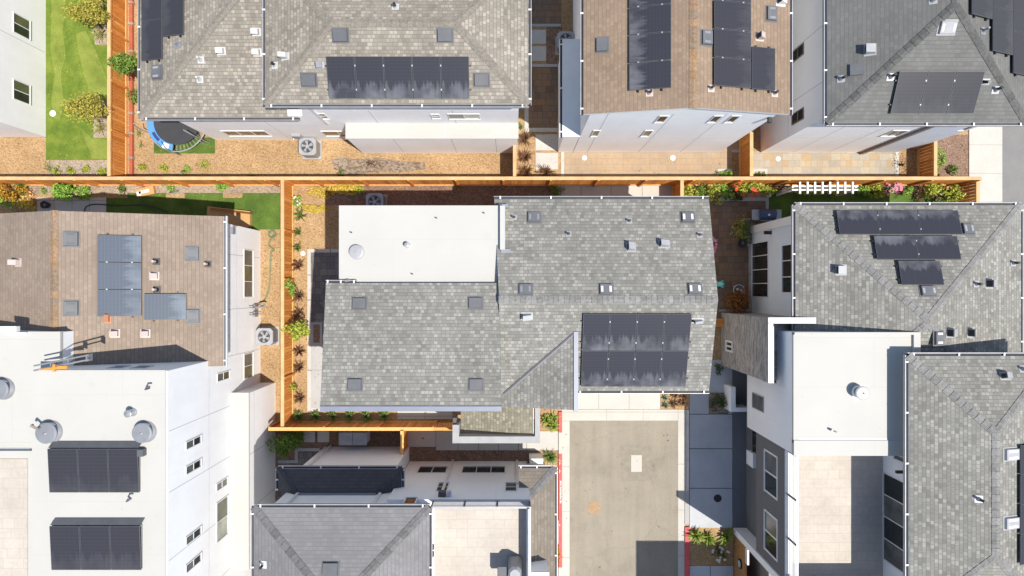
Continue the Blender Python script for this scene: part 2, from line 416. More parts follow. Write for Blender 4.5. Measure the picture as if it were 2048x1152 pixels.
FOL = dict(
    lime=[(0.288, 0.345, 0.043), (0.475, 0.517, 0.071), (0.173, 0.245, 0.036), (0.604, 0.575, 0.101)],
    green=[(0.069, 0.138, 0.023), (0.138, 0.230, 0.040), (0.230, 0.322, 0.057), (0.103, 0.172, 0.034)],
    bright=[(0.152, 0.304, 0.037), (0.253, 0.455, 0.063), (0.354, 0.531, 0.101), (0.101, 0.202, 0.032)],
    dark=[(0.035, 0.065, 0.015), (0.06, 0.105, 0.022), (0.10, 0.15, 0.03)],
    yellow=[(0.62, 0.45, 0.06), (0.70, 0.55, 0.10), (0.48, 0.36, 0.06), (0.56, 0.42, 0.12)],
    olive=[(0.329, 0.299, 0.060), (0.508, 0.448, 0.074), (0.194, 0.209, 0.044), (0.628, 0.508, 0.105), (0.120, 0.134, 0.030)],
    gold=[(0.50, 0.30, 0.03), (0.60, 0.40, 0.05), (0.30, 0.14, 0.02), (0.20, 0.07, 0.015)],
    rust_leaf=[(0.22, 0.085, 0.025), (0.30, 0.13, 0.035), (0.13, 0.05, 0.02), (0.38, 0.17, 0.05)],
    bronze=[(0.13, 0.065, 0.04), (0.20, 0.105, 0.06), (0.08, 0.045, 0.03), (0.28, 0.16, 0.09)],
    blade=[(0.081, 0.149, 0.034), (0.149, 0.230, 0.057), (0.276, 0.345, 0.092), (0.057, 0.103, 0.023)],
    bladelime=[(0.184, 0.276, 0.046), (0.345, 0.414, 0.069), (0.115, 0.184, 0.034)],
    straw=[(0.42, 0.38, 0.16), (0.30, 0.30, 0.10), (0.52, 0.46, 0.22)],
    bluegreen=[(0.12, 0.22, 0.17), (0.20, 0.31, 0.24), (0.08, 0.15, 0.10)],
    redflower=[(0.72, 0.05, 0.03), (0.80, 0.12, 0.06)],
    pinkflower=[(0.80, 0.20, 0.36), (0.85, 0.35, 0.48)],
    whiteflower=[(0.80, 0.80, 0.74), (0.72, 0.72, 0.62)],
    litter=[(0.30, 0.17, 0.08), (0.16, 0.09, 0.045), (0.46, 0.33, 0.17), (0.50, 0.38, 0.10), (0.10, 0.06, 0.035)],
    bark=[(0.12, 0.08, 0.05), (0.10, 0.065, 0.04)])
for k, v in FOL.items():
    islands(k, v, 0.7, None, 0.2, 0.0 if k == 'bark' else 0.25)

# ------------------------------------------------------------------ mesh building
class MB:
    def __init__(s): s.v = []; s.f = []; s.m = []; s.uv = []
    def face(s, pts, m=0, uv=None):
        i = len(s.v); s.v += [tuple(p) for p in pts]
        s.f.append(tuple(range(i, i + len(pts)))); s.m.append(m); s.uv.append(uv)
    def hexa(s, b, t, m=0):                      # b, t: matching rings of points (ccw seen from above), shared verts
        n = len(b); i = len(s.v)
        s.v += [tuple(p) for p in b] + [tuple(p) for p in t]
        s.f.append(tuple(i + k for k in reversed(range(n)))); s.f.append(tuple(i + n + k for k in range(n)))
        for k in range(n):
            k2 = (k + 1) % n
            s.f.append((i + k, i + k2, i + n + k2, i + n + k))
        s.m += [m] * (n + 2); s.uv += [None] * (n + 2)
    def box(s, x0, x1, y0, y1, z0, z1, m=0):
        x0, x1 = min(x0, x1), max(x0, x1); y0, y1 = min(y0, y1), max(y0, y1)
        r = lambda z: [(x0, y0, z), (x1, y0, z), (x1, y1, z), (x0, y1, z)]
        s.hexa(r(z0), r(z1), m)
    def prism(s, pts, z0, z1, m=0):              # pts: (x, y), z1 number or list
        a = sum(pts[i][0] * pts[(i + 1) % len(pts)][1] - pts[(i + 1) % len(pts)][0] * pts[i][1] for i in range(len(pts)))
        zz = list(z1) if isinstance(z1, (list, tuple)) else [z1] * len(pts)
        if a < 0: pts = pts[::-1]; zz = zz[::-1]
        s.hexa([(p[0], p[1], z0) for p in pts], [(p[0], p[1], z) for p, z in zip(pts, zz)], m)
    def obox(s, c, ux, uy, uz, m=0):             # centre of the base, half vectors ux uy, full height vector uz
        c, ux, uy, uz = map(Vector, (c, ux, uy, uz))
        b = [c - ux - uy, c + ux - uy, c + ux + uy, c - ux + uy]
        s.hexa(b, [p + uz for p in b], m)
    def cyl(s, p, q, r0, r1=None, n=12, m=0):
        p, q = Vector(p), Vector(q); r1 = r0 if r1 is None else r1
        d = (q - p).normalized(); a = d.orthogonal().normalized(); b = d.cross(a)
        ring = lambda c, r: [c + (a * cos(2 * pi * k / n) + b * sin(2 * pi * k / n)) * r for k in range(n)]
        s.hexa(ring(p, r0), ring(q, r1), m)
    def tube(s, pts, r, n=6, m=0):
        pts = [Vector(p) for p in pts]; i0 = len(s.v); L = len(pts)
        for k, p in enumerate(pts):
            d = (pts[min(k + 1, L - 1)] - pts[max(k - 1, 0)]).normalized()
            a = d.cross(Vector((0.3, 0.2, 1))).normalized(); b = d.cross(a)
            rr = r[k] if isinstance(r, (list, tuple)) else r
            s.v += [tuple(p + (a * cos(2 * pi * j / n) + b * sin(2 * pi * j / n)) * rr) for j in range(n)]
        for k in range(L - 1):
            for j in range(n):
                j2 = (j + 1) % n
                s.f.append((i0 + k * n + j, i0 + k * n + j2, i0 + k * n + n + j2, i0 + k * n + n + j)); s.m.append(m); s.uv.append(None)
        s.f.append(tuple(i0 + j for j in reversed(range(n)))); s.m.append(m); s.uv.append(None)
        s.f.append(tuple(i0 + (L - 1) * n + j for j in range(n))); s.m.append(m); s.uv.append(None)
    def revolve(s, c, prof, n=20, m=0, a0=0.0, a1=2 * pi):
        c = Vector(c); i0 = len(s.v); full = abs(a1 - a0 - 2 * pi) < 1e-6; K = n if full else n + 1
        for k in range(K):
            a = a0 + (a1 - a0) * k / n
            s.v += [(c.x + r * cos(a), c.y + r * sin(a), c.z + z) for r, z in prof]
        L = len(prof)
        for k in range(n):
            k2 = (k + 1) % K
            for j in range(L - 1):
                s.f.append((i0 + k * L + j, i0 + k2 * L + j, i0 + k2 * L + j + 1, i0 + k * L + j + 1)); s.m.append(m); s.uv.append(None)
    def build(s, name, mats, parent=None, smooth=False, bevel=0):
        me = bpy.data.meshes.new(name)
        me.from_pydata(s.v, [], s.f)
        if isinstance(mats, str): mats = [mats]
        for mm in mats: me.materials.append(MATS[mm])
        me.polygons.foreach_set("material_index", s.m)
        ul = me.uv_layers.new(name="UVMap").data
        for poly, u in zip(me.polygons, s.uv):
            if u is None:
                n = poly.normal
                h = Vector((0, 0, 1)).cross(n)
                h = h.normalized() if h.length > 0.02 else Vector((1, 0, 0))
                w = n.cross(h)
                for li in poly.loop_indices:
                    c = me.vertices[me.loops[li].vertex_index].co
                    ul[li].uv = (c.dot(h), c.dot(w))
            else:
                for li, q in zip(poly.loop_indices, u): ul[li].uv = q
        if smooth:
            for poly in me.polygons: poly.use_smooth = True
        me.update()
        o = bpy.data.objects.new(name, me); COL.objects.link(o)
        if bevel:
            b = o.modifiers.new("bevel", 'BEVEL'); b.width = bevel; b.segments = 2; b.limit_method = 'ANGLE'
        if parent is not None: attach(o, parent)
        return o
def attach(o, parent):                # parts are built in world space; only a root carries a transform
    o.parent = parent
    if parent.parent is None: o.matrix_parent_inverse = Matrix.Translation(-Vector(parent.location))
GROUPS = dict(house="houses of the block", fence="cedar fences between the yards", shrub="garden shrubs and groundcover", flax_plant="strappy flax plants in the mulch", grass_tuft="small grass tufts",
              lily_plant="green blade plants in rows", tree="small garden trees", plant_pot="plant pots", drain_cover="round drain covers", garden_hose="garden hoses", cardboard_box="cardboard boxes on the west turf", hibiscus="garden shrubs and groundcover", bush="large round bushes")
def tag(o, label, cat, group=None):
    o["label"] = label; o["category"] = cat
    group = group or GROUPS.get(o.name.split('.')[0])
    if group: o["group"] = group
    return o
def thing(name, label, cat, loc=(0, 0, 0), group=None):
    o = bpy.data.objects.new(name, None); o.empty_display_size = 0.3
    o.location = loc; COL.objects.link(o)
    return tag(o, label, cat, group)
def struct(o): o["kind"] = "structure"; return o

# ------------------------------------------------------------------ roofs and their fittings
def plane_of(pts):
    p = [Vector(q) for q in pts]
    n = (p[1] - p[0]).cross(p[2] - p[0]).normalized()
    if n.z < 0: n = -n
    return (p[0], n)
def axes(n):
    h = Vector((0, 0, 1)).cross(n)
    h = h.normalized() if h.length > 0.02 else Vector((1, 0, 0))
    return h, n.cross(h)
def roof_mesh(mb, polys, thick=0.2, m_top=0, m_edge=1):
    key = lambda p: (round(p[0], 3), round(p[1], 3), round(p[2], 3))
    edges = {}
    for pl in polys:
        pl = [Vector(p) for p in pl]
        if plane_of(pl)[1].dot((pl[1] - pl[0]).cross(pl[2] - pl[1])) < 0: pl = pl[::-1]
        mb.face(pl, m_top)
        mb.face([p - Vector((0, 0, thick)) for p in reversed(pl)], m_edge)
        for i in range(len(pl)):
            a, b = pl[i], pl[(i + 1) % len(pl)]
            k = tuple(sorted((key(a), key(b))))
            edges[k] = None if k in edges else (a, b)
    dz = Vector((0, 0, thick))
    for e in edges.values():
        if e: mb.face([e[1], e[0], e[0] - dz, e[1] - dz], m_edge)
def caps(p0, p1, nA, nB, mat, parent, w=0.15, step=0.27):
    p0, p1 = Vector(p0), Vector(p1); d = (p1 - p0); L = d.length; d /= L
    mb = MB(); k = max(1, int(L / step))
    sA = nA.cross(d); sB = nB.cross(d)
    sA = sA if sA.z < 0 or abs(sA.z) < 1e-3 else -sA
    sB = sB if sB.z < 0 or abs(sB.z) < 1e-3 else -sB
    if sA.dot(sB) > 0.5: sB = -sB
    up = (nA + nB).normalized()
    for i in range(k):
        a = p0 + d * (L * i / k - 0.02); b = p0 + d * (L * (i + 1) / k)
        ta, tb = up * 0.027, up * 0.012
        i0 = len(mb.v)
        mb.v += [tuple(x) for x in (a + sA * w + ta, a + ta * 1.3, a + sB * w + ta, b + sA * w + tb, b + tb * 1.2, b + sB * w + tb,
                                    a + sA * w, a, a + sB * w, b + sA * w, b + sB * w)]
        for f in ((0, 1, 4, 3), (1, 2, 5, 4), (0, 6, 7, 1), (1, 7, 8, 2), (0, 3, 9, 6), (2, 8, 10, 5)):
            mb.f.append(tuple(i0 + q for q in f)); mb.m.append(0); mb.uv.append(None)
    return mb.build("ridge_cap", mat, parent)
def gutter(p0, p1, out, parent, lip="metal_light", w=0.08, every=1.7):
    p0, p1, out = Vector(p0), Vector(p1), Vector(out).normalized()
    d = (p1 - p0); L = d.length; d /= L
    mb = MB(); up = Vector((0, 0, 1)); c = (p0 + p1) / 2
    mb.obox(c + out * (w / 2 + 0.004) - up * 0.15, d * L / 2, out * w / 2, up * 0.07, 0)
    mb.obox(c + out * (w + 0.017) - up * 0.15, d * (L / 2 + 0.02), out * 0.013, up * 0.13, 1)
    k = max(2, int(L / every))
    for i in range(k + 1):
        q = p0 + d * (L * (i + 0.12) / (k + 0.24))
        mb.obox(q + out * (w / 2 + 0.012) - up * 0.035, d * 0.028, out * (w / 2 + 0.02), up * 0.03, 2)
    return mb.build("gutter", ["gutter_dark", lip, "white_trim"], parent)
def panels(pl, quad, nx, ny, parent, mat="solar_dusty", lift=0.13, frame="vent_dark", flip=False):
    p0, n = pl; base = (p0 + n * lift, n); h, w = axes(n)
    c = [onplane(x, y, base) for x, y in quad]            # TL TR BR BL in the photo
    u = sorted(q.dot(h) for q in c); v = sorted(q.dot(w) for q in c)
    u0, u1 = (u[0] + u[1]) / 2, (u[2] + u[3]) / 2; v0, v1 = (v[0] + v[1]) / 2, (v[2] + v[3]) / 2
    off = base[0].dot(n)
    pt = lambda a, b, t=0: h * a + w * b + n * (off + t)
    g = 0.012
    du, dv = (u1 - u0) / nx, (v1 - v0) / ny
    for i in range(nx):
        for j in range(ny):
            a0, a1, b0, b1 = u0 + i * du + g, u0 + (i + 1) * du - g, v0 + j * dv + g, v0 + (j + 1) * dv - g
            mb = MB()
            mb.hexa([pt(a0, b0, -0.04), pt(a1, b0, -0.04), pt(a1, b1, -0.04), pt(a0, b1, -0.04)],
                    [pt(a0, b0), pt(a1, b0), pt(a1, b1), pt(a0, b1)], 1)
            e = 0.012; uv = [(0, 0), (1, 0), (1, 1), (0, 1)]
            if (a1 - a0) > (b1 - b0) * 1.15: pass
            mb.face([pt(a0 + e, b0 + e, 0.003), pt(a1 - e, b0 + e, 0.003), pt(a1 - e, b1 - e, 0.003), pt(a0 + e, b1 - e, 0.003)], 0, uv)
            mb.build("solar_panel", [mat, frame], parent)
    mb = MB()                                                        # rails and clamps under the array
    for j in range(ny):
        for fr in (0.22, 0.78):
            b = v0 + (j + fr) * dv
            c0 = (pt(u0 - 0.06, b, -0.11) + pt(u1 + 0.06, b, -0.11)) / 2
            mb.obox(c0, h * ((u1 - u0) / 2 + 0.06), w * 0.025, n * 0.06, 0)
            for i in range(1, nx):
                mb.obox(pt(u0 + i * du, b, 0.0), h * 0.022, w * 0.03, n * 0.012, 1)
    mb.build("mounting_rail", ["black_plastic", "metal_light"], parent)
def roof_vent(pl, px, py, parent, sx=0.50, sy=0.42, mat="vent_mid", slots="metal_light"):
    h, w = axes(pl[1]); n = pl[1]; c = onplane(px, py, pl)
    mb = MB()
    mb.obox(c + n * 0.002, h * (sx / 2 + 0.05), w * (sy / 2 + 0.05), n * 0.012, 1)
    a = c + n * 0.014
    b = [a - h * sx / 2 - w * sy / 2, a + h * sx / 2 - w * sy / 2, a + h * sx / 2 + w * sy / 2, a - h * sx / 2 + w * sy / 2]
    k = 0.94
    t = [a + (q - a) * k + n * 0.09 for q in b]
    mb.hexa(b, t, 0)
    for s in (-1, 1):
        if slots: mb.obox(a + n * 0.091 + h * s * (sx / 2 - 0.085), h * 0.04, w * (sy / 2 - 0.09), n * 0.006, 2)
    mb.build("roof_vent", [mat, mat, slots or mat], parent)
def pipe_vent(pl, px, py, parent, r=0.05, hgt=0.32, flash="metal_light", pipe="black_plastic", fl=0.13):
    n = pl[1]; h, w = axes(n); c = onplane(px, py, pl); mb = MB()
    mb.obox(c + n * 0.003, h * fl, w * fl, n * 0.012, 1)
    mb.cyl(c + n * 0.01, c + Vector((0, 0, hgt * 0.4)), r * 1.7, r * 1.1, 10, 1)
    mb.cyl(c, c + Vector((0, 0, hgt)), r, r, 10, 0)
    mb.build("pipe_vent", [pipe, flash], parent, False)
def hood_vent(pl, px, py, parent, turn=0, mat="metal_light", sx=0.17, sy=0.15):
    n = pl[1]; h, w = axes(n); c = onplane(px, py, pl)
    if turn: h, w = w, -h
    mb = MB()
    mb.obox(c + n * 0.003, h * (sx + 0.06) + 0 * n, w * (sy + 0.05), n * 0.012, 0)
    a = c + n * 0.015
    b = [a - h * sx - w * sy, a + h * sx - w * sy, a + h * sx + w * sy, a - h * sx + w * sy]
    lx = 1 if (h.x if abs(h.x) > .5 else w.x) >= 0 else -1      # the open mouth looks away from the sun, to the west
    hs = [0.30 if (q - a).x < 0 else 0.17 for q in b]
    t = [q + n * k for q, k in zip(b, hs)]
    mb.hexa(b, t, 0)
    ax, oth, ha, ho = (h, w, sx, sy) if abs(h.x) > .5 else (w, h, sy, sx)
    ax = ax if ax.x < 0 else -ax
    mb.obox(a + ax * (ha + 0.006) + n * 0.03, ax * 0.004, oth * (ho - 0.025), n * 0.22, 1)
    mb.build("hood_vent", [mat, "black_plastic"], parent)
def turbine(px, py, z, parent, r=0.36, hgt=0.3, mat="metal_grey"):
    c = P(px, py, z); mb = MB()
    mb.revolve(c, [(r * 1.12, 0.0), (r * 1.1, 0.04), (r * 1.1, 0.04), (r * .9, 0.05), (r * .9, 0.05), (r * .9, hgt * .8), (r * .9, hgt * .8), (r, hgt * 0.8), (r, hgt * .8), (r, hgt * .92), (r, hgt * .92), (r * 0.86, hgt), (r * 0.86, hgt), (r * .5, hgt * 1.03), (r * 0.14, hgt * 1.05), (r * 0.14, hgt * 1.05), (r * 0.12, hgt * 1.15), (0.001, hgt * 1.16)], 28)
    o = mb.build("fan_vent", mat, parent, True)
    return o
def window(parent, axis, c, a0, a1, z0, z1, out, nx=1, nz=1, frame="white_trim", panes=("glass_dark",), fw=0.038, proud=0.03):
    # axis 'x': wall plane x = c (spans y a0..a1); axis 'y': wall plane y = c (spans x a0..a1)
    a0, a1 = min(a0, a1), max(a0, a1)
    def bx(mb, p0, p1, q0, q1, d0, d1, m):
        d0, d1 = c + out * d0, c + out * d1
        if axis == 'x': mb.box(d0, d1, p0, p1, q0, q1, m)
        else: mb.box(p0, p1, d0, d1, q0, q1, m)
    mb = MB()
    bx(mb, a0, a1, z0, z0 + fw, -0.02, proud + 0.02, 0); bx(mb, a0, a1, z1 - fw, z1, -0.02, proud, 0)
    bx(mb, a0, a0 + fw, z0 + fw, z1 - fw, -0.02, proud, 0); bx(mb, a1 - fw, a1, z0 + fw, z1 - fw, -0.02, proud, 0)
    for i in range(1, nx):
        q = a0 + (a1 - a0) * i / nx
        bx(mb, q - fw * 0.45, q + fw * 0.45, z0 + fw, z1 - fw, -0.02, proud - 0.004, 0)
    for i in range(1, nz):
        q = z0 + (z1 - z0) * i / nz
        bx(mb, a0 + fw, a1 - fw, q - fw * 0.45, q + fw * 0.45, -0.02, proud - 0.008, 0)
    wobj = mb.build("window", frame, parent)
    k = 0
    for i in range(nx):
        for j in range(nz):
            pm = MB()
            bx(pm, a0 + fw + (a1 - a0 - 2 * fw) * i / nx, a0 + fw + (a1 - a0 - 2 * fw) * (i + 1) / nx,
               z0 + fw + (z1 - z0 - 2 * fw) * j / nz, z0 + fw + (z1 - z0 - 2 * fw) * (j + 1) / nz, 0.004, 0.010, 0)
            pm.build("pane", panes[k % len(panes)], wobj); k += 1
    return wobj

# ------------------------------------------------------------------ the ground and its sheets
def sheet(name, poly, z, mat, base=None):           # poly: photo pixels at ground level
    mb = MB(); pts = [P(x, y) for x, y in poly]
    mb.prism([(p.x, p.y) for p in pts], (z - 0.03) if base is None else base, z)
    return struct(mb.build(name, mat))
def rect(x0, y0, x1, y1): return [(x0, y0), (x1, y0), (x1, y1), (x0, y1)]
def slab(name, x0, y0, x1, y1, z, mat, jx=(), jy=(), jmat="joint_dark", jw=0.6):
    mb = MB(); a, b = P(x0, y1), P(x1, y0)
    mb.box(a.x, b.x, a.y, b.y, -0.02, z, 0)
    for x in jx: mb.box(P(x - jw, 0).x, P(x + jw, 0).x, a.y, b.y, z - 0.01, z + 0.002, 1)
    for y in jy: mb.box(a.x, b.x, P(0, y - jw).y, P(0, y + jw).y, z - 0.01, z + 0.0015, 1)
    return struct(mb.build(name, [mat, jmat]))
def fr(name, x0, y0, x1, y1, w, z, mat):            # rectangular concrete border
    mb = MB()
    for q in ((x0, y0, x1, y0 + w), (x0, y1 - w, x1, y1), (x0, y0 + w, x0 + w, y1 - w), (x1 - w, y0 + w, x1, y1 - w)):
        a, b = P(q[0], q[3]), P(q[2], q[1]); mb.box(a.x, b.x, a.y, b.y, -0.02, z)
    return struct(mb.build(name, mat))

g = MB(); g.box(-220, 220, -220, 220, -0.5, 0.0); struct(g.build("ground", "mulch"))
# north-west garden
sheet("lawn", rect(92, -300, 218, 320), 0.012, "turf")
sheet("lawn", [(118, -60), (128, 0), (140, 60), (158, 70), (182, 150), (218, 178), (218, 203), (190, 203), (172, 150), (150, 100), (170, 190), (188, 205), (186, 262), (188, 280), (218, 276), (218, 319), (186, 319), (176, 280), (160, 250), (150, 200), (140, 160), (128, 128), (104, 128), (104, 20), (100, -60)][:0] or
      [(104, -200), (128, -200), (132, 10), (126, 60), (132, 110), (122, 150), (128, 200), (120, 240), (108, 236), (103, 200), (110, 150), (101, 100), (103, 40)], 0.017, "turf_short")
sheet("lawn", [(152, 68), (172, 62), (196, 110), (217, 165), (217, 203), (190, 203), (184, 195), (168, 150), (158, 105)], 0.018, "turf_short")
sheet("lawn", [(163, 258), (186, 278), (217, 278), (217, 318), (184, 318)], 0.018, "turf_short")
slab("garden_bed", 190, 50, 219, 90, 0.03, "mulch_pale"); slab("garden_bed", 188, 203, 219, 276, 0.03, "mulch_pale")
sheet("garden_bed", rect(94, 321, 219, 353), 0.016, "mulch_pale")
sheet("lawn", rect(308, 275, 430, 307), 0.014, "turf_deep"); sheet("lawn", rect(300, 225, 400, 276), 0.013, "turf_deep")
sheet("bare_soil", [(664, 322), (676, 314), (706, 318), (735, 317), (762, 316), (800, 322), (850, 325), (852, 338), (800, 345), (742, 344), (712, 350), (690, 348), (668, 338)], 0.008, "soil")
# side yard between the two northern houses
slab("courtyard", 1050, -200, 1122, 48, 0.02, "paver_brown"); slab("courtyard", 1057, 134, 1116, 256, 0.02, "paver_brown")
slab("kerb_strip", 1050, 48, 1122, 53.5, 0.03, "concrete_grey"); slab("kerb_strip", 1050, 128.5, 1122, 134, 0.03, "concrete_grey")
slab("kerb_strip", 1049, 134, 1057, 264, 0.031, "concrete_white"); slab("kerb_strip", 1057, 256, 1121, 264, 0.03, "concrete_white")
slab("kerb_strip", 1116, 134, 1121, 256, 0.03, "concrete_grey")
for y0, y1 in ((60, 88), (93, 122)): slab("stepping_slab", 1058, y0, 1092, y1, 0.03, "concrete_white")
slab("stepping_slab", 1071, 269, 1116, 301, 0.03, "concrete_white"); slab("stepping_slab", 1071, 306, 1116, 339, 0.03, "concrete_white")
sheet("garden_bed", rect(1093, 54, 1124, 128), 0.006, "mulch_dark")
slab("patio", 1128, 303, 1463, 354, 0.02, "paver_sand"); slab("kerb_strip", 1122, 302, 1128, 354, 0.028, "concrete_white")
slab("kerb_strip", 1463, 300, 1478, 305, 0.028, "concrete_white")
slab("patio", 1504, 303, 1790, 354, 0.02, "paver_mixed"); slab("kerb_strip", 1790, 303, 1797, 354, 0.028, "concrete_white")
slab("patio", 1398, 255, 1504, 303, 0.016, "paver_sand")
fr("kerb_strip", 1434, 338, 1464, 357, 5, 0.06, "concrete_white"); fr("kerb_strip", 1505, 338, 1534, 357, 5, 0.06, "concrete_white")
slab("sidewalk", 1937, -300, 2003, 1500, 0.05, "concrete_pale", (), range(-280, 1500, 57), "joint_soft", 0.4)
slab("road", 2003, -600, 2250, 1800, 0.01, "street_asphalt")
sheet("garden_bed", rect(1868, 270, 1937, 356), 0.01, "mulch_dark")
# west yard
sheet("garden_bed", rect(-200, 370, 562, 388), 0.01, "mulch_pale")
sheet("lawn", [(255, 386), (332, 386), (332, 396), (370, 396), (370, 386), (446, 386), (446, 396), (485, 396), (485, 386), (562, 386), (562, 459), (213, 459), (213, 396), (255, 396)], 0.016, "turf_deep")
slab("patio", 75, 395, 213, 520, 0.03, "concrete_white", (110, 145, 180), (401,), "joint_soft")
# centre yard
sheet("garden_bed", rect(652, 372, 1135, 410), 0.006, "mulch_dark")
slab("courtyard", 622, 505, 760, 672, 0.02, "paver_grey"); slab("kerb_strip", 615, 498, 622, 822, 0.03, "concrete_white", (), (550, 600, 660, 740))
slab("kerb_strip", 622, 498, 760, 505, 0.03, "concrete_white", (661,))
fr("kerb_strip", 622, 644, 645, 690, 5, 0.035, "concrete_grey"); sheet("garden_bed", rect(623, 649, 640, 685), 0.022, "mulch_dark")
slab("path", 622, 690, 760, 816, 0.028, "concrete_grey", (), (740,), "joint_soft"); slab("kerb_strip", 622, 816, 760, 822, 0.03, "concrete_white")
slab("path", 1113, 372, 1346, 420, 0.04, "concrete_pale", (1121, 1162, 1222, 1284), (), "joint_dark", 0.4)
slab("path", 795, 818, 905, 838, 0.03, "concrete_white", (850,), (832,), "joint_soft")
# east garden
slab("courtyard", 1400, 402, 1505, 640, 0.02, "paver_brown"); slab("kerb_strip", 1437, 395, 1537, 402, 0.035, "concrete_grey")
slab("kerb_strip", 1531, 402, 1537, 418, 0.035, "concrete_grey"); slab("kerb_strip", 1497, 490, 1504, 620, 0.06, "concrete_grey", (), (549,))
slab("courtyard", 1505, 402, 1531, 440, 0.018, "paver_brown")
sheet("lawn", rect(1538, 386, 1870, 440), 0.014, "turf_deep"); sheet("garden_bed", rect(1366, 366, 1950, 394), 0.008, "mulch_pale")
sheet("lawn", rect(1763, 394, 1868, 440), 0.018, "turf_deep")
slab("kerb_strip", 1482, 437, 1500, 492, 0.08, "concrete_grey"); sheet("garden_bed", rect(1485, 440, 1504, 488), 0.09, "soil", 0.0)
slab("kerb_strip", 1438, 557 + 62, 1505, 623, 0.05, "concrete_grey"); sheet("garden_bed", rect(1440, 623, 1500, 640), 0.012, "soil")
# alley court
slab("road", 1139, 841, 1356, 1500, 0.012, "alley_paving")
slab("gutter_pan", 1124, 841, 1139, 1500, 0.02, "concrete_pale", (), (842, 933, 1023, 1115), "joint_soft", 0.5)
slab("gutter_pan", 1124, 819, 1369, 841, 0.02, "concrete_pale", (1213, 1286, 1356), (824,), "joint_soft", 0.4)
slab("gutter_pan", 1356, 841, 1369, 1500, 0.02, "concrete_pale", (), (928, 1020, 1111), "joint_soft", 0.5)
slab("driveway", 1150, 760, 1320, 818, 0.05, "concrete_white", (1197, 1258), (), "joint_soft", 0.5)
sheet("garden_bed", rect(1321, 760, 1379, 818), 0.03, "mulch")
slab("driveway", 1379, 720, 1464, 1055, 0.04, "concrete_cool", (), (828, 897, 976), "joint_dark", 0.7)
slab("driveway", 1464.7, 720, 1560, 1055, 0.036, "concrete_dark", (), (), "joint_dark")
sheet("garden_bed", rect(1417, 785, 1456, 827), 0.055, "soil", 0.0)
kb = MB()
for y0, y1, m in ((819, 1048, 0), (1053, 1500, 1)):
    a, b = P(1369.2, y1), P(1378, y0); kb.box(a.x, b.x, a.y, b.y, -0.02, 0.10 if m else 0.055, m)
struct(kb.build("kerb", ["concrete_grey", "red_paint"]))
kb = MB()
for y0, y1, m in ((823, 864, 0), (864, 906, 1), (906, 1133, 0), (1133, 1500, 1)):
    a, b = P(1117, y1), P(1123.8, y0); kb.box(a.x, b.x, a.y, b.y, -0.02, 0.12, m)
for y, w in ((920, 4), (925, 5), (941, 5), (1048, 2)):                     # worn places in the paint
    a, b = P(1118, y + w), P(1120.6, y - w); kb.prism([(a.x, a.y), (b.x, (a.y + b.y) / 2), (a.x, b.y)], 0.119, 0.1225, 1)
struct(kb.build("kerb", ["red_paint", "concrete_pale"]))
def text(body, px, py, z, size, mat, rot, name):
    c = bpy.data.curves.new(name, 'FONT'); c.body = body; c.size = size; c.align_x = 'CENTER'; c.align_y = 'CENTER'; c.extrude = 0.001
    c.offset = 0.004
    c.materials.append(MATS[mat]); o = bpy.data.objects.new(name, c); o.location = P(px, py, z); o.rotation_euler = (0, 0, rot)
    COL.objects.link(o); return o
for body, y in (("FIRE LANE", 971.5), ("NO PARKING", 993)):
    t_ = text(body, 1121.6, y, 0.124, 0.105, "white_paint", pi / 2, "kerb_lettering"); struct(t_)
sheet("garden_bed", rect(1075, 820, 1116.5, 862), 0.02, "mulch"); sheet("garden_bed", rect(1075, 902, 1116.5, 1500), 0.02, "mulch")
slab("path", 815, 862, 1117, 900, 0.05, "concrete_white", (872, 916, 957, 997, 1037, 1053), (), "joint_dark", 0.4)
slab("path", 1109, 1040, 1117, 1086, 0.09, "concrete_white"); slab("path", 1109, 1134, 1117, 1400, 0.06, "concrete_white")
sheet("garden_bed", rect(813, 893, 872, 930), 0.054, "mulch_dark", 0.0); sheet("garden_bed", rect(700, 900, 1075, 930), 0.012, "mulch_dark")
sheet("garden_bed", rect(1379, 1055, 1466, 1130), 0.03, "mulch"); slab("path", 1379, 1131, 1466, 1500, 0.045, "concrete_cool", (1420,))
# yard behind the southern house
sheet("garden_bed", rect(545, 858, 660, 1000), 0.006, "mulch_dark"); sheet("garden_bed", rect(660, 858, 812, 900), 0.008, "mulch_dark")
for x in (607, 635.5): slab("stepping_slab", x, 862, x + 23, 884, 0.03, "concrete_white")
slab("patio", 597, 905, 700, 1000, 0.02, "paver_grey"); slab("kerb_strip", 590, 896, 640, 902, 0.03, "concrete_grey"); slab("kerb_strip", 590, 902, 596, 920, 0.03, "concrete_grey")
slab("kerb_strip", 556, 920, 596, 926, 0.03, "concrete_grey"); slab("patio", 556, 926, 597, 1000, 0.019, "paver_grey")
slab("kerb_strip", 672, 858, 676, 892, 0.02, "paver_brown")
# marks set in the alley surface
def decal(name, pts, z, mat):
    mb = MB(); mb.prism([(p.x, p.y) for p in (P(x, y) for x, y in pts)], z - 0.003, z); return struct(mb.build(name, mat))
decal("road_patch", [(1240, 891), (1304, 892), (1303, 962), (1242, 962)], 0.0145, "patch_brown")
mb = MB(); a, b = P(1262, 943.5), P(1283.5, 910); mb.box(a.x, b.x, a.y, b.y, 0, 0.024); tag(mb.build("utility_cover", "concrete_pale"), "pale rectangular utility cover set in the alley's patched square", "utility cover")
def cover(name, px, py, r, mat, lbl, z=0.02, ring="concrete_grey"):
    c = P(px, py); mb = MB(); mb.revolve(c, [(r * 1.14, z - 0.02), (r * 1.14, z), (r, z), (r, z + 0.004), (r * 0.15, z + 0.004), (0.001, z + 0.004)], 26, 0)
    return tag(mb.build(name, mat), lbl, name.replace("_", " "))
cover("manhole_cover", 1188.5, 1015.5, 0.27, "rust", "rusty round manhole cover in the sunny alley")
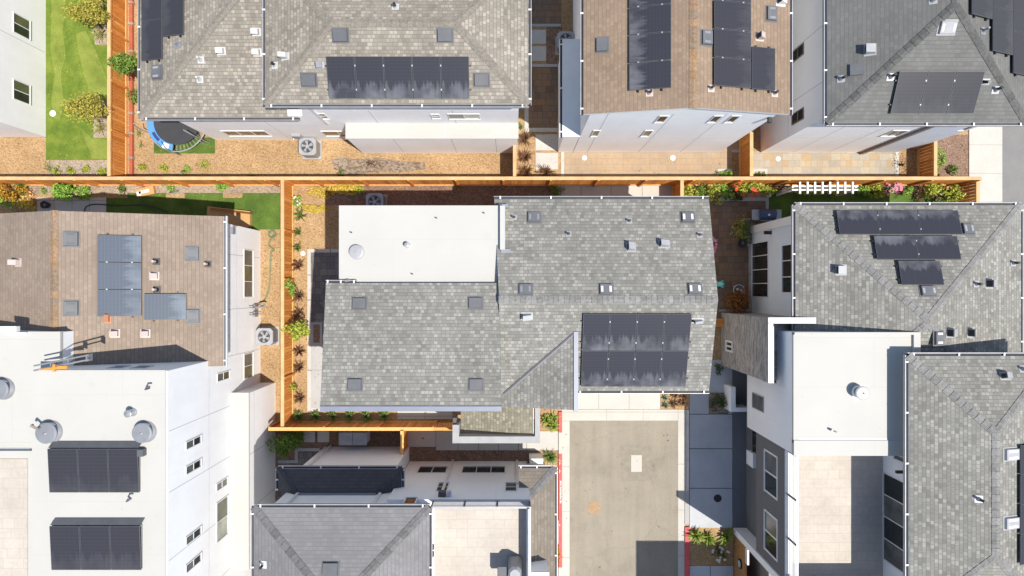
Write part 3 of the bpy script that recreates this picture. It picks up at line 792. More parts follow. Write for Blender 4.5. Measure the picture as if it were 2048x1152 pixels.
cover("drain_cover", 1434.8, 996, 0.165, "black_plastic", "black round drain cover in the shaded driveway", 0.045)
cover("drain_cover", 1169, 316, 0.10, "white_trim", "left of two white round drain covers on the sandy paver patio", 0.03)
cover("drain_cover", 1345.5, 316, 0.11, "white_trim", "right of two white round drain covers on the sandy paver patio", 0.03)
cover("drain_cover", 1556, 318, 0.10, "white_trim", "white round drain cover on the mixed-colour paver patio", 0.03)
cover("drain_cover", 606, 507, 0.10, "white_trim", "white round drain cover in the mulch by the orange side fence", 0.012)
cover("drain_cover", 106, 227, 0.13, "white_trim", "white round drain cover on the north-west lawn", 0.022)
cover("drain_cover", 571, 365 + 330, 0.02, "black_plastic", "small dark drain dot", 0.01) if False else None
cover("drain_cover", 846, 876, 0.05, "rust", "tiny rusty drain cap in the path by the gate fence", 0.055)

# fallen leaves scattered over beds, lawns and paving
mb = MB()
for x0, y0, x1, y1, n in ((230, 290, 1000, 350, 420), (0, 282, 90, 350, 60), (95, 0, 215, 318, 90), (588, 380, 650, 820, 160), (525, 470, 560, 760, 90), (650, 372, 1100, 392, 120), (0, 372, 560, 392, 160), (1035, 250, 1120, 350, 60),
                          (1125, 310, 1460, 350, 30), (1370, 368, 1900, 395, 150), (1110, 830, 1355, 1150, 70), (1870, 290, 1935, 350, 40), (1380, 1056, 1465, 1128, 40), (820, 903, 1080, 920, 60), (1078, 825, 1116, 1100, 40)):
    for i in range(n):
        c = P(random.uniform(x0, x1), random.uniform(y0, y1), .035); a = random.uniform(0, 6.28); q = random.uniform(.02, .045); u = Vector((cos(a), sin(a), random.uniform(-.2, .2))) * q; w_ = Vector((-sin(a), cos(a), random.uniform(-.2, .2))) * q * .55
        mb.face([c - u, c - w_, c + u, c + w_])
lit = mb.build("leaf_litter", "litter"); lit["kind"] = "stuff"

# ------------------------------------------------------------------ houses
def R(b): return b / 42.0
def wallprism(pts, z0, z1, mats, parent, name="wall"):
    mb = MB(); mb.prism([(x / 42.0, -y / 42.0) for x, y in pts], z0, z1); return mb.build(name, mats, parent)
def joints_y(parent, y, xs, zs, x0, x1, z0, z1, out=-1):          # thin control joints on a wall facing -y / +y
    mb = MB(); Y = -y / 42.0
    for x in xs: mb.box(x / 42 - 0.012, x / 42 + 0.012, Y - 0.003, Y + 0.003, z0, z1)
    for z in zs: mb.box(x0 / 42, x1 / 42, Y - 0.0025, Y + 0.0025, z - 0.012, z + 0.012)
    return mb.build("control_joint", "joint_line", parent)
def joints_x(parent, x, ys, zs, y0, y1, z0, z1):
    mb = MB(); X = x / 42.0
    for y in ys: mb.box(X - 0.003, X + 0.003, -y / 42 - 0.012, -y / 42 + 0.012, z0, z1)
    for z in zs: mb.box(X - 0.0025, X + 0.0025, -y1 / 42, -y0 / 42, z - 0.012, z + 0.012)
    return mb.build("control_joint", "joint_line", parent)
def hip(parent, x0, x1, y0, y1, ze, slope, mat, cap, edge="white_trim", gut="metal_light", gutters="NSEW", name="roof"):
    # plan rectangle in ground pixels (y down); full hip roof
    w, d = x1 - x0, y1 - y0; k = min(w, d) / 2; zr = ze + slope * k / 42
    A, B, C, D = Q(x0, y0, ze), Q(x1, y0, ze), Q(x1, y1, ze), Q(x0, y1, ze)
    if w >= d: E, G = Q(x0 + k, y0 + k, zr), Q(x1 - k, y0 + k, zr); pl = dict(N=[A, B, G, E], S=[C, D, E, G], W=[D, A, E], E=[B, C, G])
    else:      E, G = Q(x0 + k, y0 + k, zr), Q(x0 + k, y1 - k, zr); pl = dict(N=[A, B, E], S=[C, D, G], W=[D, A, E, G], E=[B, C, G, E])
    mb = MB(); roof_mesh(mb, list(pl.values()))
    ro = mb.build(name, [mat, edge], parent)
    pn = {k_: plane_of(v) for k_, v in pl.items()}
    n = {k_: v[1] for k_, v in pn.items()}
    caps(A, E, n['N'], n['W'], cap, ro)
    caps(B, G if w >= d else E, n['N'], n['E'], cap, ro)
    caps(C, G, n['S'], n['E'], cap, ro); caps(D, E if w >= d else G, n['S'], n['W'], cap, ro)
    if (G - E).length > 0.3: caps(E, G, n['N' if w >= d else 'W'], n['S' if w >= d else 'E'], cap, ro)
    sides = dict(N=(A, B, (0, 1, 0)), S=(D, C, (0, -1, 0)), W=(A, D, (-1, 0, 0)), E=(B, C, (1, 0, 0)))
    for s_ in gutters: gutter(*sides[s_], ro, gut)
    return ro, pn
FLAT = lambda z: (Vector((0, 0, z)), Vector((0, 0, 1)))

# --- north-west corner house
h = thing("house", "white house at the top left corner showing a bare side wall with two windows", "house", Q(-1000, -330))
wallprism([(-1450, -302), (-932, -302), (-932, -720), (-1450, -720)], 0, 7.2, "white_stucco", h)
for y in (-576 + 82, -576 + 207):
    window(h, 'x', R(-932), R(-y + 22), R(-y - 16), 1.0 + 0.0, 2.0, 1, 2, 1, panes=("glass_dark", "glass_olive"))
wallprism([(-1460, -294), (-925, -294), (-925, -728), (-1460, -728)], 7.2, 7.5, "white_trim", h, "roof")
joints_x(h, -932, (-470,), (2.9,), -720, -302, 0.1, 7)

# --- north house with the beige roofs
h = thing("house", "white house with beige hip roofs behind the trampoline", "house", Q(-290, -400))
wallprism([(-592, -296), (11, -296), (11, -492), (-365, -492), (-365, -690), (-592, -690)], 0, 5.05, "white_stucco", h)
wallprism([(-366, -296.2), (11.2, -296.2), (11.2, -492), (-366, -492)], 5.0, 6.85, "white_stucco", h)
mb = MB(); a, b = Q(-298, -269.5), Q(10.4, -296); mb.box(a.x, b.x, a.y, b.y, 0, 3.0, 0)
po = mb.build("wall", ["white_stucco"], h)
mb = MB(); mb.box(a.x - 0.03, b.x + 0.03, a.y - 0.03, b.y, 3.0, 3.05, 0)
for x in (808, 889, 963): q = P(x, 260, 3.05).x; mb.box(q - 0.01, q + 0.01, a.y - 0.03, b.y, 3.04, 3.054, 1)
mb.build("roof", ["white_membrane", "joint_line"], h)
joints_y(h, -269.5, (-215, -110, -30), (), -298, 10, 0.1, 2.95); joints_y(h, -296, (-440, -240, -100), (2.7,), -592, 11, 0.1, 5.0)
ro, pn = hip(h, -612.5, -351, -281, -720, 5.3, 0.254, "shingle_beige", "cap_beige", gutters="", name="roof") if False else (None, None)
A, B = Q(-612.5, -281, 5.3), Q(-351, -281, 5.3); E = Q(-392.5, -501, 6.63); Bk = Q(-351, -501, 6.63)
D = Q(-612.5, -721, 5.3); Dk = Q(-351, -721, 5.3)
S_, W_, N_ = [A, B, Bk, E], [D, A, E], [E, Bk, Dk, D]
mb = MB(); roof_mesh(mb, [S_, W_, N_]); ro = mb.build("roof", ["shingle_beige", "white_trim"], h)
pS, pW = plane_of(S_), plane_of(W_)
caps(A, E, pS[1], pW[1], "cap_beige", ro)
gutter(A, B, (0, -1, 0), ro); gutter(A, D, (-1, 0, 0), ro)
for q in ((282, -40, 324, 40), (282, 40, 324, 120), (325, -90, 367, -8), (325, -8, 367, 71)):
    panels(pW, [(q[0], q[1]), (q[2], q[1]), (q[2], q[3]), (q[0], q[3])], 1, 1, ro, "solar_clean")
roof_vent(pW, 315, 145, ro); pipe_vent(pW, 356, 90, ro, 0.04, 0.25, "metal_grey", "metal_grey")
for x, y in ((513, 64), (443, 102), (515, 105)): hood_vent(pS, x, y, ro, 0, "vent_white", 0.11, 0.10)
for x, y in ((402, 120), (400, 159)): pipe_vent(pS, x, y, ro, 0.05, 0.3, "vent_white", "vent_white")
mb = MB(); c = onplane(590, 226, pS); mb.obox(c + Vector((0, 0, .02)), (0.28, 0, 0), (0, 0.13, 0.03), (0, 0, 0.02)); mb.build("flashing", "white_trim", ro)
ro, pn = hip(h, -378.7, 25.3, -504, -282, 7.0, 0.295, "shingle_beige", "cap_beige")
panels(pn['S'], [(652, 112), (938, 112), (940, 198), (657, 198)], 5, 1, ro, "solar_dusty")
for x, y in ((681, 71), (890, 71), (618, 160), (963, 160)): roof_vent(pn['S'], x, y, ro, 0.52, 0.42, "vent_dark", None)
pipe_vent(pn['N'], 791, 14, ro, 0.05, 0.3, "vent_white")
pipe_vent(pn['W'], 550, 131, ro, 0.05, 0.3, "vent_white"); hood_vent(pn['W'], 571, 113, ro, 1, "vent_white", 0.11, 0.09)
hood_vent(pn['S'], 641, 130, ro, 0, "metal_grey", 0.08, 0.1)
Y = -296
window(h, 'y', R(296), R(-549), R(-466), 0.85, 1.8, -1, 3, 1, panes=("glass_dark", "glass_olive", "glass_dark"))
window(h, 'y', R(296), R(-361), R(-301), 0.85, 1.75, -1, 2, 1, panes=("glass_dark", "glass_olive"))
window(h, 'y', R(296), R(-332), R(-318), 3.8, 4.6, -1, 1, 2, panes=("glass_dark", "glass_olive"))
for x in (-575, -530, -500): window(h, 'y', R(296), R(x), R(x + 16), 3.7, 4.6, -1, 1, 1)
window(h, 'y', R(296.2), R(-139), R(-124), 3.85, 4.5, -1, 1, 2, panes=("glass_dark", "glass_blind"))
window(h, 'y', R(296.2), R(-110), R(-55), 3.75, 4.55, -1, 2, 1, panes=("glass_dark", "glass_pale"))
mb = MB(); mb.cyl(P(587, 278, 1.1), P(587, 278, 0.9), 0.03); mb.box(P(582, 275, 1.2).x, P(600, 275, 1.2).x, R(296) - 0.12, R(296), 0.7, 1.2); mb.build("meter_box", "metal_light", h)
mb = MB(); q = R(-331); mb.box(q - 0.04, q + 0.04, R(296) - 0.06, R(296) + 0.01, 3.0, 6.8); mb.build("downspout", "white_trim", h)

# --- north house with the brown gable
h = thing("house", "white gabled house with brown shingle roof and two solar columns", "house", Q(265, -400))
wallprism([(122, -271), (414, -271), (414, -640), (122, -640)], 0, [6.85 + 0.04, 6.89, 6.89, 6.89], "white_stucco", h)
mb = MB(); y0, y1 = R(271), R(640)
mb.hexa([(R(122), y0, 6.8), (R(414), y0, 6.8), (R(268), y0 + .001, 7.66)], [(R(122), y1, 6.8), (R(414), y1, 6.8), (R(268), y1, 7.66)], 0)
mb.build("gable", "white_stucco", h)
wallprism([(92, -271.3), (121, -271.3), (121, -443), (92, -443)], 0, 3.1, "white_stucco", h)
mb = MB(); mb.box(R(90), R(122), R(270), R(445), 3.1, 3.2); lo = mb.build("roof", "pale_stucco", h)
gutter((R(90), R(270), 3.2), (R(90), R(445), 3.2), (-1, 0, 0), lo, "white_trim", 0.09)
rl, rr, rm = 109.6, 426.3, 268.0
Wp = [Q(rl, -266.5, 7.0), Q(rm, -266.5, 7.85), Q(rm, -650, 7.85), Q(rl, -650, 7.0)]
Ep = [Q(rm, -266.5, 7.85), Q(rr, -266.5, 7.0), Q(rr, -650, 7.0), Q(rm, -650, 7.85)]
mb = MB(); roof_mesh(mb, [Wp, Ep], 0.14); ro = mb.build("roof", ["shingle_brown", "white_trim"], h)
pW, pE = plane_of(Wp), plane_of(Ep)
caps(Wp[1], Wp[2], pW[1], pE[1], "cap_brown", ro, 0.15, 0.26)
gutter(Wp[0], Wp[3], (-1, 0, 0), ro); gutter(Ep[1], Ep[2], (1, 0, 0), ro)
panels(pW, [(1258, -46), (1343, -44), (1343, 178), (1258, 179)], 4, 1, ro, "solar_dusty")
panels(pE, [(1429, -54), (1503, -54), (1503, 174), (1428, 174)], 4, 1, ro, "solar_clean")
panels(pE, [(1504, 94), (1551, 94), (1551, 180), (1504, 180)], 1, 1, ro, "solar_clean")
roof_vent(pW, 1204, 90, ro, 0.5, 0.4, "vent_mid", None)
for x, y in ((1413, 76), (1542, 28)): roof_vent(pE, x, y, ro, 0.5, 0.4, "vent_mid", "metal_grey")
hood_vent(pE, 1519, 74, ro, 0, "pipe_pink", 0.10, 0.12); hood_vent(pE, 1561, 2, ro, 0, "white_trim", 0.14, 0.14)
pipe_vent(pW, 1299, 186, ro, 0.05, 0.28, "pipe_pink", "black_plastic")
for x, y in ((1422, 177), (1549, 187)): pipe_vent(pE, x, y, ro, 0.05, 0.28, "pipe_pink", "black_plastic")
for a, b in ((232, 247), (318, 332), (346, 360)): window(h, 'y', R(271), R(a), R(b), 5.5, 6.45, -1, 1, 1, panes=("glass_olive",))
for a, b in ((140, 152), (229, 243)): window(h, 'y', R(271), R(a), R(b), 3.25, 4.25, -1, 1, 1, panes=("glass_olive",))
joints_y(h, -271, (150, 252, 335), (2.9,), 122, 414, 0.1, 6.7)
mb = MB(); c = Q(409, -271, 6.2); mb.box(c.x - .06, c.x + .06, c.y - .2, c.y, 6.1, 6.25); mb.build("wall_lamp", "black_plastic", h)
for y in (8, 33): window(h, 'x', R(122), R(576 - y + 12), R(576 - y), 3.6, 4.6, -1, 1, 1)

# --- north-east house with the slate roof
h = thing("house", "white and blue-grey house with slate hip roof beside the road", "house", Q(640, -420))
wallprism([(497, -271), (697, -271), (697, -700), (497, -700)], 0, 7.0, "white_stucco", h)
wallprism([(697, -271.5), (770, -271.5), (770, -700), (697, -700)], 0, 6.98, "blue_siding", h)
wallprism([(770, -279), (806, -279), (806, -700), (770, -700)], 0, 6.96, "blue_siding", h)
mb = MB(); a = Q(697, -271); mb.box(a.x - .06, a.x + .1, a.y - .1, a.y + .02, 0, 6.9); mb.build("corner_trim", "brown_trim", h)
ro, pn = hip(h, 481.5, 786, -700, -252.5, 7.1, 0.417, "shingle_slate", "cap_slate")
panels(pn['S'], [(1797, 142), (1967, 142), (1952, 228), (1783, 228)], 3, 1, ro, "solar_clean")
for q in ((1944, -64, 1986, 33), (1986, -70, 2027, 18), (1986, 18, 2027, 106), (2027, -20, 2067, 66), (2027, 66, 2067, 150)):
    panels(pn['E'], [(q[0], q[1]), (q[2], q[1]), (q[2], q[3]), (q[0], q[3])], 1, 1, ro, "solar_clean")
roof_vent(pn['S'], 1894, 55, ro, 0.55, 0.42, "coping_grey", "metal_grey"); roof_vent(pn['W'], 1712, 140, ro, 0.42, 0.42, "vent_mid", None)
hood_vent(pn['W'], 1740, 100, ro, 0, "metal_light", 0.15, 0.15)
pipe_vent(pn['W'], 1682, 158, ro); pipe_vent(pn['S'], 1781, 154, ro); pipe_vent(pn['S'], 1991, 180, ro); pipe_vent(pn['W'], 1866, 1, ro)
hood_vent(pn['S'], 1970, 163, ro, 0, "metal_grey", 0.1, 0.05); pipe_vent(pn['E'], 1966, 62, ro, 0.04, 0.3, "metal_grey", "metal_grey")
for y in (398, 288): window(h, 'x', R(497), R(y), R(y + 20), 3.42, 4.47, -1, 1, 2, panes=("glass_dark",), frame="brown_trim")
window(h, 'y', R(271), R(655), R(683), 3.3, 4.25, -1, 2, 1, panes=("glass_olive",)); window(h, 'y', R(279), R(776), R(798), 3.5, 4.2, -1, 1, 1)
joints_y(h, -271, (560, 630), (3.0,), 497, 697, 0.1, 6.9); joints_x(h, 497, (-330, -420), (3.0,), -700, -271, 0.1, 6.9)

# --- west house with the taupe roof
h = thing("house", "white house with taupe shingle roof beside the cardboard boxes", "house", Q(-700, 0))
wallprism([(-503, -114), (-503, 121.5), (-940, 121.5), (-940, -114)], 0, 4.85, "white_stucco", h)
mb = MB(); mb.hexa([(R(-503.2), R(114.2), 4.8), (R(-503.2), R(-120), 4.8), (R(-709), R(-120), 6.62), (R(-709), R(114.2), 6.62)][::-1] if False else
        [(R(-503.5), R(114.2), 4.7), (R(-920), R(114.2), 4.7), (R(-709), R(114.2), 6.6)], [(R(-503.5), R(-120), 4.7), (R(-920), R(-120), 4.7), (R(-709), R(-120), 6.6)])
mb.build("gable", "white_stucco", h)
Ep = [Q(-709, -119.5, 6.8), Q(-481, -119.5, 5.0), Q(-481, 130, 5.0), Q(-709, 130, 6.8)]
Wp = [Q(-945, -119.5, 5.0), Q(-709, -119.5, 6.8), Q(-709, 130, 6.8), Q(-945, 130, 5.0)]
mb = MB(); roof_mesh(mb, [Ep, Wp], 0.16); ro = mb.build("roof", ["shingle_taupe", "white_trim"], h)
pE, pW = plane_of(Ep), plane_of(Wp)
caps(Ep[0], Ep[3], pW[1], pE[1], "cap_brown", ro, 0.15, 0.26); gutter(Ep[1], Ep[2], (1, 0, 0), ro, "white_trim")
panels(pE, [(193, 470), (283, 470), (284, 633), (194, 633)], 3, 1, ro, "solar_blue"); panels(pE, [(287, 587), (373, 587), (373, 640), (287, 640)], 1, 1, ro, "solar_blue")
for x, y in ((143, 478), (143, 616), (385, 507), (386, 632)): roof_vent(pE, x, y, ro, 0.52, 0.46, "vent_mid", "vent_dark")
hood_vent(pW, 37, 525, ro, 0, "pipe_pink", 0.10, 0.12)
for x, y in ((309, 552), (230, 667), (291, 667)): hood_vent(pE, x, y, ro, 0, "pipe_pink", 0.10, 0.12)
for x, y in ((313, 523), (314, 579), (416, 528)): pipe_vent(pE, x, y, ro, 0.05, 0.28, "black_plastic", "pipe_pink")
hood_vent(pE, 216, 636, ro, 0, "terracotta", 0.14, 0.06)
window(h, 'x', R(-503), R(73), R(-18), 0.9, 1.9, 1, 3, 1, panes=("glass_blind", "glass_olive", "glass_blind"))
mb = MB(); mb.obox(onplane(448, 460, pE) + Vector((0.25, 0, -0.35)), (0.06, 0, 0), (0, 0.14, 0), (0, 0, 0.25)); mb.build("wall_lamp", "metal_grey", h)
joints_x(h, -503, (-60, 38), (2.6,), -114, 121, 0.1, 4.7)
mb = MB()                                                            # meters and pipes on the wall
for y in (614, 628):
    a = P(505, y, 0.6); mb.box(R(-503), R(-503) + 0.12, a.y - 0.12, a.y + 0.12, 0.55, 0.95); mb.cyl((R(-503) + 0.13, a.y, 0.3), (R(-503) + 0.13, a.y, 1.6), 0.02)
a = P(520, 614, 0.9); mb.cyl((R(-503) + .05, a.y, 0.95), (R(-503) + 0.65, a.y, 0.95), 0.035); mb.cyl((R(-503) + .05, a.y - .12, 0.75), (R(-503) + 0.5, a.y + .12, 0.75), 0.03)
mb.build("meter_box", "metal_grey", h)

# --- south-west white house
h = thing("house", "tall white flat-roofed house with two tilted solar arrays on its roof", "house", Q(-700, 330))
wallprism([(-503, 121), (-503, 640), (-697, 640), (-697, 121)], 0, 8.1, "white_stucco", h)
mb = MB(); a, b = Q(-505, 119.5, 8.1), Q(-699, 642, 8.1); mb.box(a.x, b.x, a.y, b.y, 8.04, 8.16, 0); mb.box(a.x - .04, b.x + .04, a.y - .04, b.y + .04, 8.16, 8.163, 0)
for y in (780, 890): q = P(0, y, 8.16).y; mb.box(P(128, y, 8.16).x - .008, P(128, y, 8.16).x + .008, q - 1.4, q, 8.16, 8.165, 1)
ro = mb.build("roof", ["white_membrane", "joint_line"], h)
wallprism([(-684, 67), (-684, 122), (-697.5, 122), (-697.5, 640), (-960, 640), (-960, 67)], 0, 7.25, "white_stucco", h)
mb = MB(); a = Q(-685.5, 65.5); b = Q(-960, 640)
mb.prism([(x / 42, -y / 42) for x, y in ((-683, 66), (-683, 120.5), (-699.5, 120.5), (-699.5, 640), (-960, 640), (-960, 66))], 7.2, 7.32, 0)
lo = mb.build("roof", "white_membrane", h)
mb = MB(); a, b = P(-60, 918, 7.35), P(55, 1300, 7.35); mb.box(a.x, b.x, a.y, b.y, 7.3, 7.35, 0); mb.build("roof_deck", "deck_tile", lo)
mb = MB(); a, b = P(-60, 899, 7.5), P(55, 902, 7.5); mb.box(a.x, b.x, a.y, b.y, 7.3, 7.36, 1); a, b = P(-60, 902, 7.5), P(67, 914, 7.5); mb.box(a.x, b.x, a.y, b.y, 7.3, 7.5, 0); a, b = P(56, 914, 7.5), P(68, 1300, 7.5); mb.box(a.x, b.x, a.y, b.y, 7.3, 7.5, 0)
mb.build("parapet", ["white_membrane", "grey_trim"], lo)
wallprism([(-473, 189), (-473, 503), (-503.2, 503), (-503.2, 189)], 0, 3.05, "white_stucco", h)
mb = MB(); a, b = Q(-471.5, 187.5), Q(-503, 504.5); mb.box(a.x, b.x, a.y, b.y, 3.05, 3.13, 0)
for y in (270, 345, 420): mb.box(a.x + .001, b.x, -y / 42 - .012, -y / 42 + .012, 3.1, 3.133, 1)
mb.build("roof", ["white_membrane", "joint_line"], h)
joints_x(h, -503, (210, 300, 400, 500), (5.1,), 121, 640, 3.2, 8.0); joints_x(h, -473, (300, 400), (2.5,), 189, 503, 0.1, 3.0)
for y0, y1, z0, z1 in ((237, 250.5, 5.75, 6.9), (275, 289, 5.75, 6.9), (384, 398, 5.75, 6.9), (427, 441, 5.75, 6.9), (146, 161, 3.3, 4.45), (333, 347, 3.5, 4.5)):
    window(h, 'x', R(-503), R(-y0), R(-y1), z0, z1, 1, 1, 2, panes=("glass_olive" if z0 < 4 else "glass_dark", "glass_blind"))
window(h, 'x', R(-503), R(-366), R(-435), 3.45, 4.5, 1, 2, 1, panes=("glass_pale", "glass_olive"))
window(h, 'x', R(-503), R(-124), R(-172), 0.9, 1.9, 1, 2, 1, panes=("glass_olive", "glass_blind"))
window(h, 'y', R(-121), R(-610), R(-585), 6.9, 7.5, 1, 1, 1); window(h, 'y', R(-121), R(-575), R(-550), 6.9, 7.5, 1, 1, 1)
turbine(103, 863, 8.16, ro, 0.36, 0.3); turbine(292, 863, 8.16, ro, 0.34, 0.28); turbine(8, 777, 7.32, lo, 0.36, 0.3); turbine(266, 824, 8.16, ro, 0.13, 0.35)
mb = MB(); c = P(91, 852, 8.2); mb.tube([c, c + Vector((0, 0, .4)), c + Vector((-.12, .12, .5)), c + Vector((-.22, .1, .3))], 0.045); mb.build("vent_pipe", "brown_trim", ro)
for x, y in ((299, 776), (262, 997)):
    mb = MB(); c = P(x, y, 8.16); mb.tube([c, c + Vector((0.02, 0, .28)), c + Vector((.1, .08, .36)), c + Vector((.2, .1, .3))], 0.035); mb.build("vent_pipe", "vent_dark", ro)
def tilted(x0, x1, y0, y1, par):                    # row of three tilted panels on stands; y0 is the high north edge
    zt, zb = 8.16 + 0.24, 8.16 + 0.14
    a, b = P(x0, y0, zt), P(x1, y0, zt); c, d = P(x1, y1, zb), P(x0, y1, zb)
    a.x = d.x = (a.x + d.x) / 2; b.x = c.x = (b.x + c.x) / 2
    n = (b - a).cross(c - a).normalized(); n = n if n.z > 0 else -n
    for i in range(3):
        f0, f1 = i / 3 + 0.004, (i + 1) / 3 - 0.004
        q = [d.lerp(c, f0), d.lerp(c, f1), a.lerp(b, f1), a.lerp(b, f0)]
        mb = MB(); mb.hexa([p - n * 0.04 for p in q], q, 1)
        e = lambda u, v: (q[0].lerp(q[1], u)).lerp(q[3].lerp(q[2], u), v) + n * 0.003
        mb.face([e(.012, .008), e(.988, .008), e(.988, .992), e(.012, .992)], 0, [(0, 0), (1, 0), (1, 1), (0, 1)])
        mb.build("solar_panel", ["solar_clean", "vent_dark"], par)
    mb = MB()
    for f in (0.02, 0.34, 0.66, 0.98):
        p, q = a.lerp(b, f), d.lerp(c, f); mb.box(p.x - .03, p.x + .03, q.y, p.y, 8.163, 8.2); mb.box(p.x - .025, p.x + .025, p.y - .04, p.y, 8.2, zt - .05)
    dn = Vector((0, .24, 0)); lo_ = lambda v: Vector((v.x + .06, v.y + .22, 8.19))
    mb.hexa([lo_(a), lo_(b), b + Vector((0, .03, -.07)), a + Vector((0, .03, -.07))][::-1], [lo_(a) + Vector((0, 0, .01)), lo_(b) + Vector((0, 0, .01)), b + Vector((0, .03, -.05)), a + Vector((0, .03, -.05))][::-1], 1)
    mb.build("mounting_rail", ["metal_grey", "vent_dark"], par)
tilted(96, 277, 898, 985, ro); tilted(100, 281, 1053, 1140, ro)
mb = MB(); c = P(283, 905, 8.3); mb.box(c.x - .1, c.x + .1, c.y - .12, c.y + .12, 8.163, 8.4); mb.build("junction_box", "vent_dark", ro)
mb = MB()                                          # metal safety rail lying over the roof's north edge
a, b = P(68, 741, 8.32), P(178, 719, 8.3)
for s in (0, 0.16): mb.tube([a + Vector((0, s, 0)), a.lerp(b, .5) + Vector((0, s, .03)), b + Vector((0, s, 0))], 0.03)
for f in (0.3, 0.62, 0.95):
    c = a.lerp(b, f); mb.box(c.x - .02, c.x + .02, c.y - .05, c.y + .2, c.z - 0.3, c.z)
mb.build("safety_rail", "metal_grey", ro)
mb = MB(); c = a.lerp(b, .05); mb.tube([c, c + Vector((.5, .06, .05)), c + Vector((1.1, .12, .06))], [.02, .045, .04]); mb.box(c.x + .6, c.x + .68, c.y - .05, c.y + .2, c.z, c.z + .08); mb.box(c.x + .78, c.x + 1.1, c.y + .05, c.y + .15, c.z + .02, c.z + .1)
mb.build("strap", "orange_strap", ro)
mb = MB(); c = P(20, 658, 7.4); mb.box(c.x - .3, c.x + .3, c.y - .1, c.y + .1, 7.32, 7.5); mb.box(c.x - .1, c.x + .6, c.y - .2, c.y - .12, 7.32, 7.42); mb.build("junction_box", "white_trim", lo)

# --- centre house
h = thing("house", "grey-roofed house in the middle with one white flat roof", "house", Q(10, 30))
wallprism([(-272, -128), (-14, -128), (-14, 0), (-272, 0)], 0, 5.95, "white_stucco", h)
wallprism([(-286, -3), (-28, -3), (-28, 180), (-286, 180)], 0, [6.1, 6.1, 6.78, 6.78], "white_stucco", h)
wallprism([(-16, -138), (312, -138), (312, 160), (-16, 160)], 0, 5.42, "white_stucco", h)
mb = MB(); mb.hexa([(R(311.5), R(138), 5.4), (R(311.5), R(-160), 5.4), (R(311.5), R(-18), 6.48)], [(R(-15), R(138), 5.4), (R(-15), R(-160), 5.4), (R(-15), R(-18), 6.48)]); mb.build("gable", "white_stucco", h)
wallprism([(-12, 150), (95, 150), (95, 188), (-12, 188)], 0, 5.35, "white_stucco", h)
mb = MB(); a, b = Q(-275.7, -131.5), Q(-14, -6); mb.box(a.x, b.x, a.y, b.y, 5.93, 6.1, 0)
a2, b2 = P(1000, 411, 6.32), P(1010, 499, 6.32); mb.box(a2.x, b2.x, a2.y, b2.y, 5.6, 6.32, 0)
a3, b3 = P(996.5, 420, 6.3), P(1000, 499, 6.3); mb.box(a3.x, b3.x, a3.y, b3.y, 6.0, 6.13, 1)
flat = mb.build("roof", ["white_membrane", "grey_trim"], h)
mb = MB(); c = P(1004, 505, 6.2); mb.prism([(p.x, p.y) for p in (P(996, 503, 6.15), P(1003, 500, 6.15), P(1001, 562, 6.15), P(994, 562, 6.15))], 6.0, 6.14); mb.build("parapet", "blue_cap", flat)
for x, y in ((1006, 411), (1010, 502)):
    mb = MB(); c = P(x, y, 6.0); mb.box(c.x - .16, c.x + .2, c.y - .07, c.y + .07, 5.7, 5.95 if y < 450 else 6.22); mb.build("flashing", "blue_cap", flat)
turbine(714, 504, 6.1, flat, 0.26, 0.18, 'metal_light'); turbine(816, 491, 6.1, flat, 0.10, 0.3, 'metal_light')
for x, y in ((703, 465), (873, 436), (825, 548), (968, 426)):
    mb = MB(); c = P(x, y, 6.1); mb.cyl(c, c + Vector((0, 0, .06)), .03, .03, 8); mb.cyl(c + Vector((-.06, .02, .05)), c + Vector((.02, 0, .05)), .02, .02, 6); mb.build("roof_drain", "vent_dark", flat)
# low shed roof rising to the south
B_ = [Q(-294, -8, 6.3), Q(-20, -8, 6.3), Q(-17, 188, 7.05), Q(-294, 188, 7.05)]
mb = MB(); roof_mesh(mb, [B_], 0.25); ro = mb.build("roof", ["shingle_silver", "shingle_silver"], h); pB = plane_of(B_)
mb = MB(); s0, s1 = P(640, 817, 7.06), P(1003, 817, 7.06); mb.box(s0.x, s1.x, s0.y - .1, s0.y + .08, 6.85, 7.075); mb.build("edge_cap", "blue_cap", ro)
gutter(B_[0], B_[0].lerp(B_[1], 0.17), (0, 1, 0), ro)
mb = MB(); c = P(690, 562, 6.25); mb.tube([c, c + Vector((.12, .02, 0)), c + Vector((.16, .02, -.12))], .05); mb.build("downspout", "metal_grey", ro)
for x, y in ((719, 607), (951, 606), (710, 769), (952, 769)): roof_vent(pB, x, y, ro, 0.50, 0.40, "vent_mid", None)
# main gable, south slope cut by the valley
zc = lambda y: 6.67 - (y - 18) / 149.5 * 1.07
Cn = [Q(-29, -145, 5.6), Q(320.5, -145, 5.6), Q(320.5, 18, 6.67), Q(-20, 18, 6.67)]
v0, v1 = Q(99, 70, zc(70)), Q(-14, 172, zc(172))
Cs = [Q(-20, 18, 6.67), Q(320.5, 18, 6.67), Q(320.5, 167.5, 5.6), Q(103, 167.5, 5.6), Q(103, 70, zc(70)), v0, v1, Q(-20, 172, zc(172))]
sl = (v0.z - v1.z) / (99 + 14)
Dd = [v0, Q(103, 70, v0.z + 4 * sl), Q(103, 193, v0.z + 4 * sl), Q(-18, 193, v1.z - 4 * sl), Q(-18, 175.6, v1.z - 4 * sl), v1]
mb = MB(); roof_mesh(mb, [Cn, Cs]); ro = mb.build("roof", ["shingle_silver", "white_trim"], h)
pN, pS = plane_of(Cn), plane_of([Cs[0], Cs[1], Cs[2]])
caps(Q(-20, 18, 6.67), Q(320.5, 18, 6.67), pN[1], pS[1], "cap_silver", ro, 0.15, 0.20)
gutter(Cn[0], Cn[1], (0, 1, 0), ro, "metal_grey"); gutter(Cs[3], Cs[2], (0, -1, 0), ro)
